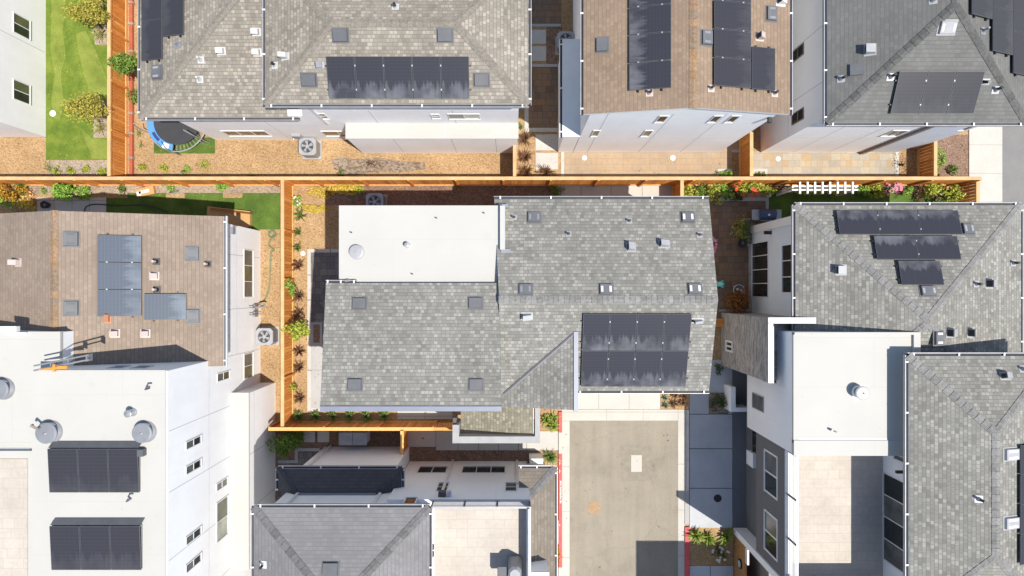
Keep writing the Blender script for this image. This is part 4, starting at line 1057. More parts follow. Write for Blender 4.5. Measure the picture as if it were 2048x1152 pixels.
panels(pS, [(1165, 627), (1382, 627), (1374, 774), (1163, 774)], 4, 2, ro, "solar_dusty")
for x, y in ((1068, 435), (1051, 579)): roof_vent(pN, x, y, ro, 0.48, 0.40, "vent_mid", "metal_grey")
for x, y in ((1375, 435), (1212, 579), (1389, 578)): roof_vent(pN, x, y, ro, 0.48, 0.40, "vent_mid", "white_trim")
for x, y in ((1028, 435), (1137, 468), (1258, 442), (1399, 470)): pipe_vent(pN, x, y, ro, 0.045, 0.26, "metal_light", "black_plastic", 0.11)
hood_vent(pN, 1262, 495, ro, 0, "metal_light", 0.13, 0.14); hood_vent(pN, 1328, 489, ro, 0, "metal_light", 0.17, 0.11)
hood_vent(pS, 1054, 632, ro, 0, "metal_light", 0.16, 0.10); hood_vent(pS, 1395, 641, ro, 0, "metal_light", 0.16, 0.05)
mb = MB(); roof_mesh(mb, [Dd], 0.2); rd = mb.build("roof", ["shingle_silver", "blue_cap"], h)
mb = MB(); zt = v0.z + 4 * sl; a, b = Q(97.5, 69, zt), Q(104.5, 195, zt); mb.box(a.x, b.x, a.y, b.y, zt - .15, zt + .03); mb.build("edge_cap", "blue_cap", rd)
d = (v1 - v0).normalized(); sd = d.cross(Vector((0, 0, 1)))
mb = MB(); c = (v0 + v1) / 2; mb.obox(c + Vector((0, 0, .012)), d * ((v1 - v0).length / 2), sd * .03, Vector((0, 0, .03)), 0); mb.obox(c - sd * .055 + Vector((0, 0, .012)), d * ((v1 - v0).length / 2), sd * .018, Vector((0, 0, .015)), 1); mb.build("valley_flashing", ["vent_dark", "metal_grey"], rd)
# entry roof inside its parapet frame
zf = 3.2
fx = lambda x: P(x, 0, zf).x
fy = lambda y: P(0, y, zf).y
mb = MB()
for x0, x1, y0, y1 in ((905, 1080, 873, 886.5), (1070, 1080, 780, 873), (905, 918, 850, 873)): mb.box(fx(x0), fx(x1), fy(y0), fy(y1), 2.25, zf, 0)
mb.box(fx(905), fx(912), fy(838), fy(850), 2.25, 3.0, 1)
for x, y in ((1072, 878), (908, 878), (1072, 800)): mb.box(fx(x) - .02, fx(x) + .16, fy(y) - .1, fy(y) + .1, 0, 2.3, 0)
en = mb.build("parapet", ["coping_grey", "dark_trim"], h)
zl, zr = 2.55, 3.02
Ee = [Vector((fx(919), fy(780), zl)), Vector((fx(1067), fy(780), zr)), Vector((fx(1067), fy(869), zr)), Vector((fx(919), fy(869), zl))]
mb = MB(); roof_mesh(mb, [Ee], 0.12); re_ = mb.build("roof", ["shingle_moss", "white_trim"], h)
mb = MB(); mb.box(fx(1066), fx(1067.2), fy(869), fy(790), 2.95, 3.06); mb.build("flashing", "white_trim", re_)
mb = MB()
for x in (777, 790): c = P(x, 408, 1.3); mb.box(c.x - .13, c.x + .13, R(128), R(134), 1.0, 1.4)
mb.build("meter_box", "white_trim", h)
mb = MB(); mb.box(R(311), R(316), R(2), R(-4), 0, 3); mb.build("downspout", "white_trim", h)
for y0, y1, z0, z1 in ((-90, -60, 3.6, 4.8), (60, 100, 3.6, 4.8), (-60, -20, 0.8, 2.0)): window(h, 'x', R(312), R(-y0), R(-y1), z0, z1, 1, 2, 1)
for x0, x1, z0, z1 in ((-200, -150, 3.6, 4.8), (-90, -50, 3.6, 4.8), (60, 110, 3.4, 4.6)): window(h, 'y', R(138 if x0 > 0 else 128), R(x0), R(x1), z0, z1, 1, 2, 1)

# --- southern house with deck
h = thing("house", "white house with lead-grey hip roof and tiled roof deck at the bottom", "house", Q(-150, 430))
wallprism([(-204, 346), (30, 346), (30, 620), (-388, 620), (-388, 354), (-204, 354)], 0, 5.45, "white_stucco", h)
wallprism([(-388.2, 352), (-135, 352), (-135, 620), (-388.2, 620)], 4.2, 6.86, "white_stucco", h)
wallprism([(-374, 317), (-205, 317), (-205, 352.2), (-374, 352.2)], 0, 3.85, "white_stucco", h)
wallprism([(29.5, 350), (66, 350), (66, 620), (29.5, 620)], 0, 3.55, "white_stucco", h)
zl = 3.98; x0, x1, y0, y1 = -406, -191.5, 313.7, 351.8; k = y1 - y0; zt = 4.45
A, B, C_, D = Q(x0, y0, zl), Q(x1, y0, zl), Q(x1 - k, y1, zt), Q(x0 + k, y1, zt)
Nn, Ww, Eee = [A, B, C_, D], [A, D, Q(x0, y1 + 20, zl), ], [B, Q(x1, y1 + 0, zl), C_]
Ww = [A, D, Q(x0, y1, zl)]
mb = MB(); roof_mesh(mb, [Nn, Ww, Eee]); ro = mb.build("roof", ["shingle_lead_shaded", "white_trim"], h)
caps(A, D, plane_of(Nn)[1], plane_of(Ww)[1], "cap_lead_shaded", ro); caps(B, C_, plane_of(Nn)[1], plane_of(Eee)[1], "cap_lead_shaded", ro)
gutter(A, B, (0, 1, 0), ro); gutter(B, Q(x1, y1, zl), (1, 0, 0), ro, every=1.0); gutter(A, Q(x0, y1, zl), (-1, 0, 0), ro, every=1.0)
mb = MB(); a, b = Q(-366, 349), Q(-232, 352); mb.box(a.x, b.x, a.y, b.y, zt, zt + .09); mb.build("flashing", "blue_cap", ro)
ro, pn = hip(h, -396, -127, 336.6, 603, 7.0, 0.28, "shingle_lead", "cap_lead")
pipe_vent(pn['W'], 527, 1129, ro, 0.05, 0.3, "white_trim"); roof_vent(pn['N'], 661, 1138, ro, 0.55, 0.42, "vent_mid", None)
# deck
mb = MB(); a, b = Q(-126, 347), Q(27, 620); mb.box(a.x, b.x, a.y, b.y, 5.45, 5.5); dk = mb.build("roof_deck", "deck_tile", h)
mb = MB(); mb.box(R(-134), R(30.5), R(-345.5), R(-348.8), 5.45, 5.6, 0); mb.build("parapet", "grey_trim", dk)
mb = MB(); mb.box(R(23), R(30.6), R(-348.8), R(-620), 5.45, 5.75, 0); mb.build("parapet", "white_trim", dk)
def railing(parent, p, q, z0, z1, mat="metal_light", post="dark_trim", bars=5, every=1.1, depth=0.03):
    p, q = Vector(p), Vector(q); d = q - p; L = d.length; d /= L; s = Vector((-d.y, d.x, 0)); mb = MB()
    up = Vector((0, 0, 1)); c = (p + q) / 2
    for i in range(bars):
        z = z0 + 0.06 + (z1 - z0 - 0.12) * i / (bars - 1)
        mb.obox(Vector((c.x, c.y, z)), d * L / 2, s * depth / 2, up * 0.045, 0)
    mb.obox(Vector((c.x, c.y, z1)), d * (L / 2 + .03), s * 0.035, up * 0.04, 0)
    k = max(1, round(L / every))
    for i in range(k + 1):
        e = p + d * L * i / k; mb.obox(Vector((e.x, e.y, z0 - .04)), d * .025, s * .03, up * (z1 - z0 + .03), 1)
    return mb.build("railing", [mat, post], parent)
railing(dk, Q(-128, 347.2), Q(29, 347.2), 5.58, 6.25); railing(dk, Q(26.5, 349), Q(26.5, 620), 5.74, 6.35)
mb = MB(); q = P(863, 1097, 6.1)
for y in (1097, 1111): c = P(864, y, 6.2); mb.box(R(-135), R(-135) + .22, c.y - .06, c.y + .06, 6.1, 6.3); mb.box(R(-135) + .1, R(-135) + .25, c.y - .09, c.y + .09, 6.0, 6.12)
mb.build("wall_lamp", "black_plastic", dk)
# low eastern roof
ze = 3.8; xe, yn = 75, 315; xw = 31; kk = xe - xw; zt = ze + 0.3 * kk / 42
A, B, C_ = Q(12, yn, ze), Q(xe, yn, ze), Q(xw, yn + kk, zt)
Nn = [A, B, C_, Q(12, yn + kk, zt)]; Eee = [B, Q(xe, 620, ze), Q(xw, 620, zt), C_]
mb = MB(); roof_mesh(mb, [[A, B, C_, Q(31, yn + 31, ze + .3 * 31 / 42), Q(12, yn + 31, ze + .3 * 31 / 42)], Eee]); ro = mb.build("roof", ["shingle_weathered", "white_trim"], h)
caps(B, C_, plane_of(Nn)[1], plane_of(Eee)[1], "cap_lead", ro); gutter(A, B, (0, 1, 0), ro, "white_trim", every=1.0); gutter(B, Q(xe, 620, ze), (1, 0, 0), ro, "white_trim")
mb = MB(); a, b = Q(31, 473), Q(60, 620); mb.box(a.x, b.x, a.y, b.y, 3.6, 4.95); mb.box(a.x, b.x + .05, a.y - .0, b.y, 4.95, 5.02, 1); mb.build("wall", ["white_stucco", "grey_trim"], h)
wn = lambda x0, x1, z0, z1, nx, nz, pn_=("glass_dark",): window(h, 'y', R(-346), (x0 - 1024) * (30 - (z0 + z1) / 2) / F, (x1 - 1024) * (30 - (z0 + z1) / 2) / F, z0, z1, 1, nx, nz, panes=pn_)
wn(836, 894, 0.95, 2.0, 2, 1); wn(924, 1011, 0.95, 2.0, 3, 1); wn(874, 897, 3.4, 4.5, 1, 2, ("glass_olive", "glass_dark")); wn(1010, 1034, 3.4, 4.5, 1, 2, ("glass_olive", "glass_dark"))
window(h, 'y', R(-346), R(-175), R(-155), 5.3, 6.1, 1, 1, 1)
for x, y, z0, z1 in ((-118, 346, 0, 4.9), (10, 346, 0, 3.6), (-362, 317, 0, 3.7), (-365, 352, 4.3, 6.8), (-225, 352, 4.3, 6.8)):
    mb = MB(); mb.box(R(x) - .05, R(x) + .05, R(-y), R(-y) + .08, z0, z1); mb.build("downspout", "white_trim", h)
mb = MB(); mb.box(R(-122), R(-110), R(-346), R(-346) + .2, 4.9, 5.2); mb.box(R(-108), R(-101), R(-346), R(-346) + .2, 4.95, 5.2, 1); mb.build("scupper", ["dark_trim", "grey_trim"], h)
mb = MB(); mb.box(R(-313), R(-286), R(-317), R(-317) + .07, 3.4, 3.6); mb.build("wall_lamp", "brown_trim", h)
mb = MB(); mb.box(R(34), R(60), R(-340), R(-330), 0, 1.0); mb.build("planter_wall", "cream_stucco", h)

# --- east house with the silver hip roof
h = thing("house", "grey-walled house with silver hip roof and T-shaped solar array", "house", Q(650, 20))
wallprism([(479, -121), (820, -121), (820, 220), (479, 220)], 0, 5.25, "pale_stucco", h)
ro, pn = hip(h, 465, 835, -136, 240, 5.4, 0.27, "shingle_silver", "cap_silver")
mb = MB(); a = Q(479, -121); mb.box(a.x - .05, a.x + 8, a.y - .02, a.y + .07, 4.9, 5.24); mb.box(a.x - .07, a.x + .02, a.y - .3, a.y + .05, 0, 5.2); mb.build("corner_trim", "white_trim", h)
for q, k in (((1675, 420, 1920, 469), 3), ((1750, 471, 1918, 519), 2), ((1799, 521, 1884, 570), 1)):
    panels(pn['N'], [(q[0] - 2, q[1]), (q[2] - 2, q[1]), (q[2] + 4, q[3]), (q[0] + 4, q[3])], k, 1, ro, "solar_dusty", 0.16)
roof_vent(pn['N'], 1935, 458, ro, 0.42, 0.42, "vent_mid", "metal_light"); roof_vent(pn['N'], 1855, 582, ro, 0.55, 0.38, "vent_mid", "metal_light")
hood_vent(pn['W'], 1682, 540, ro, 0, "metal_light", 0.15, 0.15); hood_vent(pn['E'], 1978, 567, ro, 0, "metal_light", 0.14, 0.15)
pipe_vent(pn['E'], 2026, 526, ro); pipe_vent(pn['E'], 1952, 568, ro); roof_vent(pn['E'], 1876, 676, ro, 0.5, 0.4, "vent_mid", "white_trim")
hood_vent(pn['E'], 1900, 665, ro, 0, "metal_light", 0.14, 0.16); hood_vent(pn['E'], 1940, 665, ro, 0, "metal_light", 0.14, 0.12)
window(h, 'x', R(479), R(89), R(-18), 0.1, 2.0, -1, 4, 1, panes=("glass_dark",)); window(h, 'x', R(479), R(76), R(-9), 3.45, 4.6, -1, 3, 1)
mb = MB(); c = P(1526, 464, 2.6); mb.box(R(479) - .3, R(479), c.y - .07, c.y + .07, 2.2, 2.35); mb.build("wall_lamp", "black_plastic", h)

# --- south-east house: stone block, white box, charcoal storey, deck
h = thing("house", "modern house combining white box, stone cladding, charcoal wall and roof deck", "house", Q(560, 250))
wallprism([(418, 49), (514, 49), (514, 154), (418, 154)], 0, 5.0, "stone_cladding", h)
mb = MB(); z = 5.55
for x0, x1, y0, y1 in ((418, 514, 49, 57.5), (418, 426, 57.5, 154.6), (506, 514, 57.5, 67)): mb.box(R(x0) - .004, R(x1), R(-y0) + .004, R(-y1), 4.99, z, 0); mb.box(R(x0) - .02, R(x1) + .004, R(-y0) + .02, R(-y1) - .004, z, z + .04, 1)
mb.build("parapet", ["stone_cladding", "white_trim"], h)
window(h, 'x', R(418), R(-101), R(-123), 0.75, 1.6, -1, 2, 1, fw=0.09)
wallprism([(442, 160), (630, 160), (630, 261), (442, 261)], 1.8, 6.4, "white_stucco", h)
wallprism([(442.3, 70.5), (630, 70.5), (630, 160.2), (442.3, 160.2)], 4.9, 6.4, "white_stucco", h)
wallprism([(516, 67), (630, 67), (630, 100), (516, 100)], 0, 5, "white_stucco", h)
mb = MB(); a, b = Q(441, 69.5), Q(637, 243); mb.box(a.x, b.x, a.y, b.y, 6.38, 6.5, 0)
a, b = Q(441, 238.5), Q(619, 262.5); mb.box(a.x, b.x, a.y, b.y, 6.35, 6.54, 0); a, b = Q(450, 235), Q(632, 238.5); mb.box(a.x, b.x, a.y, b.y, 6.3, 6.503, 1)
a, b = Q(441, 69), Q(637.5, 73); mb.box(a.x, b.x, a.y, b.y, 6.4, 6.6, 0); a, b = Q(627, 73), Q(637.5, 103); mb.box(a.x, b.x, a.y, b.y, 6.4, 6.6, 0)
ro = mb.build("roof", ["white_membrane", "grey_trim"], h)
turbine(1714, 783, 6.5, ro, 0.25, 0.42, 'metal_light')
mb = MB(); c = P(1660, 859, 6.5); mb.cyl(c, c + Vector((0, 0, .2)), .04, .04, 8); mb.tube([c + Vector((0, 0, .18)), c + Vector((.08, -.02, .22)), c + Vector((.15, -.05, .18))], .03); mb.build("vent_pipe", "metal_grey", ro)
mb = MB(); c = P(1700, 660, 5.6); mb.box(c.x - .35, c.x + .1, c.y - .1, c.y + .12, 5.3, 5.75); mb.box(c.x + .15, c.x + .6, c.y - .06, c.y + .02, 5.4, 5.6); mb.build("junction_box", "white_trim", h)
window(h, 'x', R(442), R(-191), R(-219), 2.5, 3.7, -1, 1, 1, frame="metal_light", panes=("glass_blind",))
wallprism([(446, 261), (619, 261), (619, 479.2), (446, 479.2)], 2.6, 5.0, "charcoal_stucco", h)
wallprism([(446, 262), (452, 262), (452, 479), (446, 479)], 5.0, 5.6, "charcoal_stucco", h)
wallprism([(468, 154), (619, 154), (619, 479), (468, 479)], 0, 2.61, "charcoal_stucco", h)
mb = MB(); mb.box(R(443.5), R(454), R(-263), R(-478.5), 5.6, 5.66); mb.build("edge_cap", "grey_trim", h)
mb = MB(); mb.box(R(452), R(619), R(-261.5), R(-479), 5.0, 5.05); dk = mb.build("roof_deck", "deck_tile", h)
railing(dk, Q(449, 265), Q(449, 477), 5.68, 6.37, "white_trim", "dark_trim", 6, 1.55, 0.02)
for y0, y1 in ((283, 357), (389, 460)): window(h, 'x', R(446), R(-y0), R(-y1), 3.55, 4.85, -1, 2, 1, panes=("glass_dark", "glass_blind"), fw=0.07)
window(h, 'x', R(468), R(-262), R(-325), 0.9, 2.4, -1, 3, 1, frame="dark_trim"); mb = MB(); mb.box(R(461), R(468), R(-318), R(-345), 0.5, 1.3); mb.build("planter_box", "white_stucco", h)
mb = MB()
for x0, x1, y0, y1 in ((424, 433, 192, 240), (433, 460, 232, 240)): mb.box(R(x0), R(x1), R(-y0), R(-y1), 0, 0.95)
mb.build("stoop_wall", "white_stucco", h)
# tall eastern volume
wallprism([(617, 115), (812, 115), (812, 500), (617, 500)], 0, 7.0, "white_stucco", h)
ro, pn = hip(h, 603, 826, 103, 508, 7.2, 0.256, "shingle_silver", "cap_silver")
hood_vent(pn['N'], 2010, 752, ro, 0, "metal_light", 0.14, 0.1); pipe_vent(pn['W'], 1957, 998, ro, 0.05, 0.32); pipe_vent(pn['N'], 2045, 738, ro)
for y in (908, 1045): roof_vent(pn['E'], 2021, y, ro, 0.40, 0.6, "metal_light", "white_trim")
panels(pn['E'], [(2041, 888), (2110, 888), (2110, 1126), (2041, 1126)], 4, 1, ro, "solar_clean")
for y0, y1, z0, z1, n_ in ((-258, -276, 5.8, 6.6, 2), (-305, -450, 5.1, 6.8, 4), (-480, -500, 5.6, 6.7, 2)): window(h, 'x', R(617), R(y0), R(y1), z0, z1, -1, n_, 1, frame="white_trim", panes=("glass_blind", "glass_dark"))
mb = MB()
for y in (290, 462): mb.box(R(617) - .28, R(617), R(-y) - .05, R(-y) + .05, 6.3, 6.4)
mb.build("wall_lamp", "black_plastic", h)
# fin wall and timber gate wall at the southern end
wallprism([(443, 479), (600, 479), (600, 491), (443, 491)], 0, 7.1, "white_stucco", h)
wallprism([(470, 491), (600, 491), (600, 589), (470, 589)], 0, 2.55, "brown_trim", h)
mb = MB(); mb.box(R(443.5), R(446), R(-491), R(-588), 0, 1.5); wp = mb.build("wood_panel", "walnut_panel", h)
mb = MB(); mb.box(R(443.2), R(446.4), R(-494), R(-522), 1.5, 1.75); mb.build("ledge", "white_trim", wp)
mb = MB(); c = Q(443, 535, 0.9); mb.cyl((R(443.5) - .06, c.y, .9), (R(443.5), c.y, .9), .22, .22, 20, 0); mb.cyl((R(443.5) - .07, c.y, .9), (R(443.5) - .05, c.y, .9), .16, .16, 20, 1); mb.build("house_plaque", ["black_plastic", "grey_trim"], wp)
wallprism([(377, 589), (640, 589), (640, 760), (377, 760)], 2.6, 8.0, "white_stucco", h)
wallprism([(420, 589.5), (630, 589.5), (630, 760), (420, 760)], 0, 2.6, "white_stucco", h)

# ------------------------------------------------------------------ fences
def fence(label, p, q, h, side=1, every=2.15, cap="cedar_cap", mat="cedar", gate=None):
    # p, q: photo pixels at ground level; boards and posts face `side` (left normal of p -> q)
    a, b = P(*p), P(*q); d = b - a; L = d.length; d /= L
    s = Vector((-d.y, d.x, 0)) * side; up = Vector((0, 0, 1))
    f = thing("fence", label, "fence", (a + b) / 2)
    mb = MB(); n = int(L / 0.145)
    for i in range(n):
        t = (i + 0.5) * L / n; c = a + d * t
        mb.obox(c + s * random.uniform(0, .004) + up * 0.03, d * (L / n / 2 - 0.006), s * 0.011, up * (h - 0.07 + random.uniform(-.008, .008)), 0)
    mb.build("boards", mat, f)
    mb = MB()
    mb.obox((a + b) / 2 + up * (h - 0.035), d * (L / 2 + .02), s * 0.075, up * 0.04, 0)
    mb.build("cap_rail", cap, f)
    mb = MB(); mb.obox((a + b) / 2 + s * 0.035 + up * 0.0, d * L / 2, s * 0.02, up * 0.16, 0)
    mb.obox((a + b) / 2 + s * 0.035 + up * (h - 0.13), d * L / 2, s * 0.016, up * 0.09, 0)
    mb.build("rail", "cedar_light", f)
    k = max(1, round(L / every))
    for i in range(k + 1):
        c = a + d * (L * i / k); mb = MB(); mb.obox(c + s * 0.062, d * 0.045, s * 0.045, up * (h - 0.04), 0); mb.build("post", mat, f)
    return f
fence("long cedar fence crossing the whole block from side to side", (-160, 369.7), (1906, 369.7), 1.8, -1)
fence("cedar fence between the putting lawn and the trampoline house", (254, -200), (254, 368), 1.35, 1)
fence("cedar fence along the west side of the mulch strip with spiky plants", (586, 371), (586, 842), 1.4, 1)
fence("short cedar fence beside the stepping slabs and bronze flax plants", (1029, 297), (1029, 368), 1.6, 1)
fence("short cedar fence dividing the two paver patios", (1480, 258), (1480, 368), 1.45, -1)
fence("short cedar fence at the driveway end of the mixed-colour patio", (1836, 288), (1836, 368), 1.25, -1)
fence("cedar fence end beside the pale sidewalk and leafy shrubs", (1911, 371), (1911, 440), 1.45, -1)
fence("short cedar fence at the east end of the concrete path", (1346, 371), (1346, 436), 1.6, -1)
fence("cedar fence south of the row of green blade plants", (562, 844), (874, 844), 1.5, 1, cap="cedar_light", mat="cedar")
fence("stubby cedar fence between the storage chest and the concrete path", (815, 846), (815, 893), 1.5, -1, cap="cedar_light")
f = thing("gate", "slatted cedar gate with a diagonal brace next to the entry", "gate", P(890, 844))
a, b = P(876, 844), P(911, 844); mb = MB(); k = 7
for i in range(k): x = a.x + (b.x - a.x) * (i + .5) / k; mb.box(x - .05, x + .05, a.y - .012, a.y + .012, .05, 1.42)
mb.build("boards", "cedar", f)
mb = MB(); mb.box(a.x, b.x, a.y - .06, a.y - .015, .1, .2); mb.box(a.x, b.x, a.y - .06, a.y - .015, 1.2, 1.3); mb.box(a.x - .06, b.x + .06, a.y - .07, a.y + .07, 1.45, 1.5)
mb.build("rail", "cedar_light", f)
mb = MB(); c = (a + b) / 2; mb.obox(Vector((c.x, a.y + .03, .7)), Vector(((b.x - a.x) / 2, 0, .5)), Vector((0, .015, 0)), Vector((0, 0, .09))); mb.build("brace", "cedar_light", f)

# ------------------------------------------------------------------ furniture of the yards
def ac_unit(px, py, label, sz=0.80, rot=0.0):
    c = P(px, py); f = thing("air_conditioner", label, "air conditioner", c, "air conditioners outside the houses")
    s = sz / 2
    mb = MB(); mb.box(c.x - s * 1.12, c.x + s * 1.12, c.y - s * 1.12, c.y + s * 1.12, 0, 0.06); mb.build("pad", "concrete_grey", f)
    def rr(s, z, k=0.12): return [(c.x + x, c.y + y, z) for x, y in ((s - k, -s), (s, -s + k), (s, s - k), (s - k, s), (-s + k, s), (-s, s - k), (-s, -s + k), (-s + k, -s))]
    mb = MB(); mb.hexa(rr(s, 0.06), rr(s, 0.70)); mb.build("casing", "metal_grey", f)
    for z in [0.12 + .07 * i for i in range(8)]:
        pass
    mb = MB(); mb.hexa(rr(s * 1.03, 0.70), rr(s * 1.0, 0.76)); mb.revolve(Vector((c.x, c.y, 0.7605)), [(s * .80, 0), (s * .80, .025), (s * .74, .03), (s * .72, .003)], 28); mb.build("top_panel", "metal_light", f)
    mb = MB(); mb.cyl((c.x, c.y, .755), (c.x, c.y, .764), s * .73, s * .73, 28, 0); gr = mb.build("fan_well", "gutter_dark", f)
    mb = MB()
    for i in range(5):
        a = 2 * pi * i / 5 + rot; a2 = a + .75
        mb.face([(c.x + cos(q) * r * s, c.y + sin(q) * r * s, z) for q, r, z in ((a, .2, .77), (a + .2, .68, .766), (a2, .68, .774), (a2 - .1, .2, .776))])
    mb.cyl((c.x, c.y, .765), (c.x, c.y, .785), s * .22, s * .2, 16); mb.build("fan", "metal_light", f)
    mb = MB()
    for r in (.3, .42, .54, .66): mb.revolve(Vector((c.x, c.y, .79)), [(s * r - .004, 0), (s * r + .004, 0), (s * r, .006), (s * r - .004, 0)], 24)
    for i in range(8): a = 2 * pi * i / 8; mb.tube([(c.x + cos(a) * s * .2, c.y + sin(a) * s * .2, .79), (c.x + cos(a) * s * .76, c.y + sin(a) * s * .76, .785)], .004, 4)
    mb.build("guard", "metal_grey", f)
    return f
ac_unit(625, 300, "sunlit air conditioner on the mulch south of the trampoline house", 0.80)
ac_unit(541, 671, "air conditioner between the west house wall and the cedar fence", 0.78, .4)
ac_unit(756, 408, "shaded air conditioner peeking out above the white flat roof", 0.80, .2)
ac_unit(1129, 92, "shaded air conditioner in the side yard between northern houses", 0.78)

# trampoline
tc = P(370, 252); f = thing("trampoline", "round trampoline with blue pad and black net, half under the eave", "trampoline", tc)
Rr = 1.38; zt = 0.75
mb = MB(); mb.revolve(tc + Vector((0, 0, zt)), [(0.001, 0), (Rr * .78, 0)], 40); mb.build("jumping_mat", "mesh_black", f)
mb = MB(); mb.revolve(tc + Vector((0, 0, zt + .02)), [(Rr * .76, 0), (Rr * .77, .03), (Rr * .98, .03), (Rr, 0)], 30, 0, radians(105), radians(262)); mb.build("pad", "blue_vinyl", f)
mb = MB(); mb.revolve(tc + Vector((0, 0, zt + .02)), [(Rr * .78, 0), (Rr * .8, .035), (Rr * .9, .04)], 8, 0, radians(205), radians(228)); mb.revolve(tc + Vector((0, 0, zt + .02)), [(Rr * .79, 0.005), (Rr * .8, .036), (Rr * .98, .036), (Rr, 0.005)], 6, 1, radians(240), radians(254)); mb.build("patch", ["navy_vinyl", "white_trim"], f)
mb = MB()
ring = [tc + Vector((cos(2 * pi * i / 40) * Rr, sin(2 * pi * i / 40) * Rr, zt)) for i in range(41)]
mb.tube(ring, 0.03)
for i in range(6):
    a = 2 * pi * i / 6 + .35; e = tc + Vector((cos(a) * Rr, sin(a) * Rr, 0)); mb.cyl(e, e + Vector((0, 0, zt)), .022)
for i in range(44):
    a = 2 * pi * i / 44; mb.tube([tc + Vector((cos(a) * Rr * .8, sin(a) * Rr * .8, zt + .002)), tc + Vector((cos(a) * Rr * .97, sin(a) * Rr * .97, zt + .005))], .010, 4)
mb.build("frame", "metal_light", f)
poles = [tc + Vector((cos(a) * Rr * 1.03, sin(a) * Rr * 1.03, 0)) for a in [radians(d) for d in (200, 262, 325, 20, 80, 140)]]
for e in poles[:3]: mb = MB(); mb.tube([e, e + Vector((0, 0, 1.6)), e.lerp(tc, .12) + Vector((0, 0, 2.1))], .025); mb.build("pole", "metal_light", f)
mb = MB()
for i in range(8):
    a0, a1 = radians(215 + i * 6), radians(215 + (i + 1) * 6)
    for j in range(1):
        mb.face([tc + Vector((cos(a0) * Rr, sin(a0) * Rr, .0)), tc + Vector((cos(a1) * Rr, sin(a1) * Rr, .0)), tc + Vector((cos(a1) * Rr, sin(a1) * Rr, zt - .1)), tc + Vector((cos(a0) * Rr, sin(a0) * Rr, zt - .1))])
mb.build("skirt", "mesh_black", f)

f = thing("garden_edging", "low red timber edging beside the north-west fence", "edging", P(266, 150))
mb = MB(); a, b = P(262, 366), P(268.5, -200); mb.box(a.x, b.x, a.y, b.y, 0, .16); mb.build("board", "redwood", f)
mb = MB()
for y in (8, 50, 105, 228, 268, 317): c = P(264, y); mb.box(c.x - .09, c.x + .14, c.y - .05, c.y + .05, 0, .2)
mb.build("stake", "mulch_pale", f)

def box_thing(name, label, cat, px, py, sx, sy, h, rot, mat, extra=None, z0=0.0):
    c = P(px, py); f = thing(name, label, cat, c); ux = Vector((cos(rot), sin(rot), 0)); uy = Vector((-sin(rot), cos(rot), 0))
    return f, c + Vector((0, 0, z0)), ux, uy
f, c, ux, uy = box_thing("cardboard_box", "small cardboard box with a white label on the mulch by the long fence", "box", 295, 384, .8, .4, .25, 0, "", None)
ux = Vector((cos(.2), sin(.2), 0)); uy = Vector((-sin(.2), cos(.2), 0))
mb = MB(); mb.obox(c + Vector((0, 0, .01)), ux * .42, uy * .19, Vector((0, 0, .2))); mb.build("carton", "cardboard", f)
mb = MB(); mb.obox(c + Vector((0, 0, .211)) - ux * .05, ux * .25, uy * .07, Vector((0, 0, .002))); mb.obox(c + Vector((0, 0, .211)) - ux * .3 - uy * .05, ux * .1, uy * .1, Vector((0, 0, .002))); mb.build("label", "white_trim", f)
f, c, ux, uy = box_thing("cardboard_box", "large flattened cardboard box beside the west house wall on turf", "box", 460, 436, 1, 1, .1, 0, "")
mb = MB(); pts = [P(x, y) for x, y in ((421, 414), (505, 424), (505, 455), (470, 455), (418, 447))]
mb.hexa([(p.x, p.y, .05) for p in pts[::-1]], [(p.x, p.y, .30) for p in pts[::-1]]); mb.build("carton", "cardboard", f)
mb = MB(); p0, p1 = P(421, 415, .302), P(505, 425, .302); q0, q1 = P(505, 429, .45), P(419, 419, .45); mb.face([p0, p1, q0, q1]); mb.face([p0, q1, q0, p1]); mb.build("flap", "cardboard", f)
f = thing("wood_frame", "bent pair of loose timber boards by the north-west shrubs", "lumber", P(62, 385))
mb = MB()
for p, q in (((50, 373), (70, 391)), ((70, 391), (46, 394))):
    a, b = P(*p, 0.0), P(*q, 0.0); d = (b - a); mb.obox((a + b) / 2 + Vector((0, 0, .1)), d / 2, Vector((-d.y, d.x, 0)).normalized() * .05, Vector((0, 0, .06)))
mb.build("board", "cedar_light", f)
def pot(label, px, py, r, h, mat, plant=None, cat="pot"):
    c = P(px, py); f = thing("plant_pot", label, cat, c)
    mb = MB(); mb.revolve(c, [(r * .7, 0), (r, h), (r * 1.08, h), (r * 1.08, h * .9), (r * .9, h * .88), (0.001, h * .85)], 18); mb.build("pot", mat, f, True)
    mb = MB(); mb.cyl(c + Vector((0, 0, h * .8)), c + Vector((0, 0, h * .86)), r * .88, r * .88, 16); mb.build("potting_soil", "soil", f); return f
pot("round black pot with brown soil on the shaded west patio", 97, 411, .17, .3, "black_plastic")
pot("terracotta pot between the leafy shrubs at the east fence corner", 1888, 383, .19, .35, "terracotta")
pot("pale round pot next to the terracotta one at the east fence corner", 1880, 388, .17, .3, "white_trim")
pot("round dark pot at the end of the narrow planting bed by the grill", 1481, 487, .2, .35, "black_plastic")
pot("tiny white pot under the west hibiscus hedge", 1535, 391, .1, .2, "white_trim")
def hose(label, pts, r, mat, z=0.03):
    P3 = [P(x, y, z) for x, y in pts]; out = []
    for i in range(len(P3) - 1):
        p0, p1, p2, p3 = P3[max(i - 1, 0)], P3[i], P3[i + 1], P3[min(i + 2, len(P3) - 1)]
        for t in [k / 6 for k in range(6)]:
            out.append(0.5 * ((2 * p1) + (p2 - p0) * t + (2 * p0 - 5 * p1 + 4 * p2 - p3) * t * t + (3 * p1 - p0 - 3 * p2 + p3) * t ** 3))
    out.append(P3[-1]); mb = MB(); mb.tube(out, r); return tag(mb.build("garden_hose", mat), label, "hose")
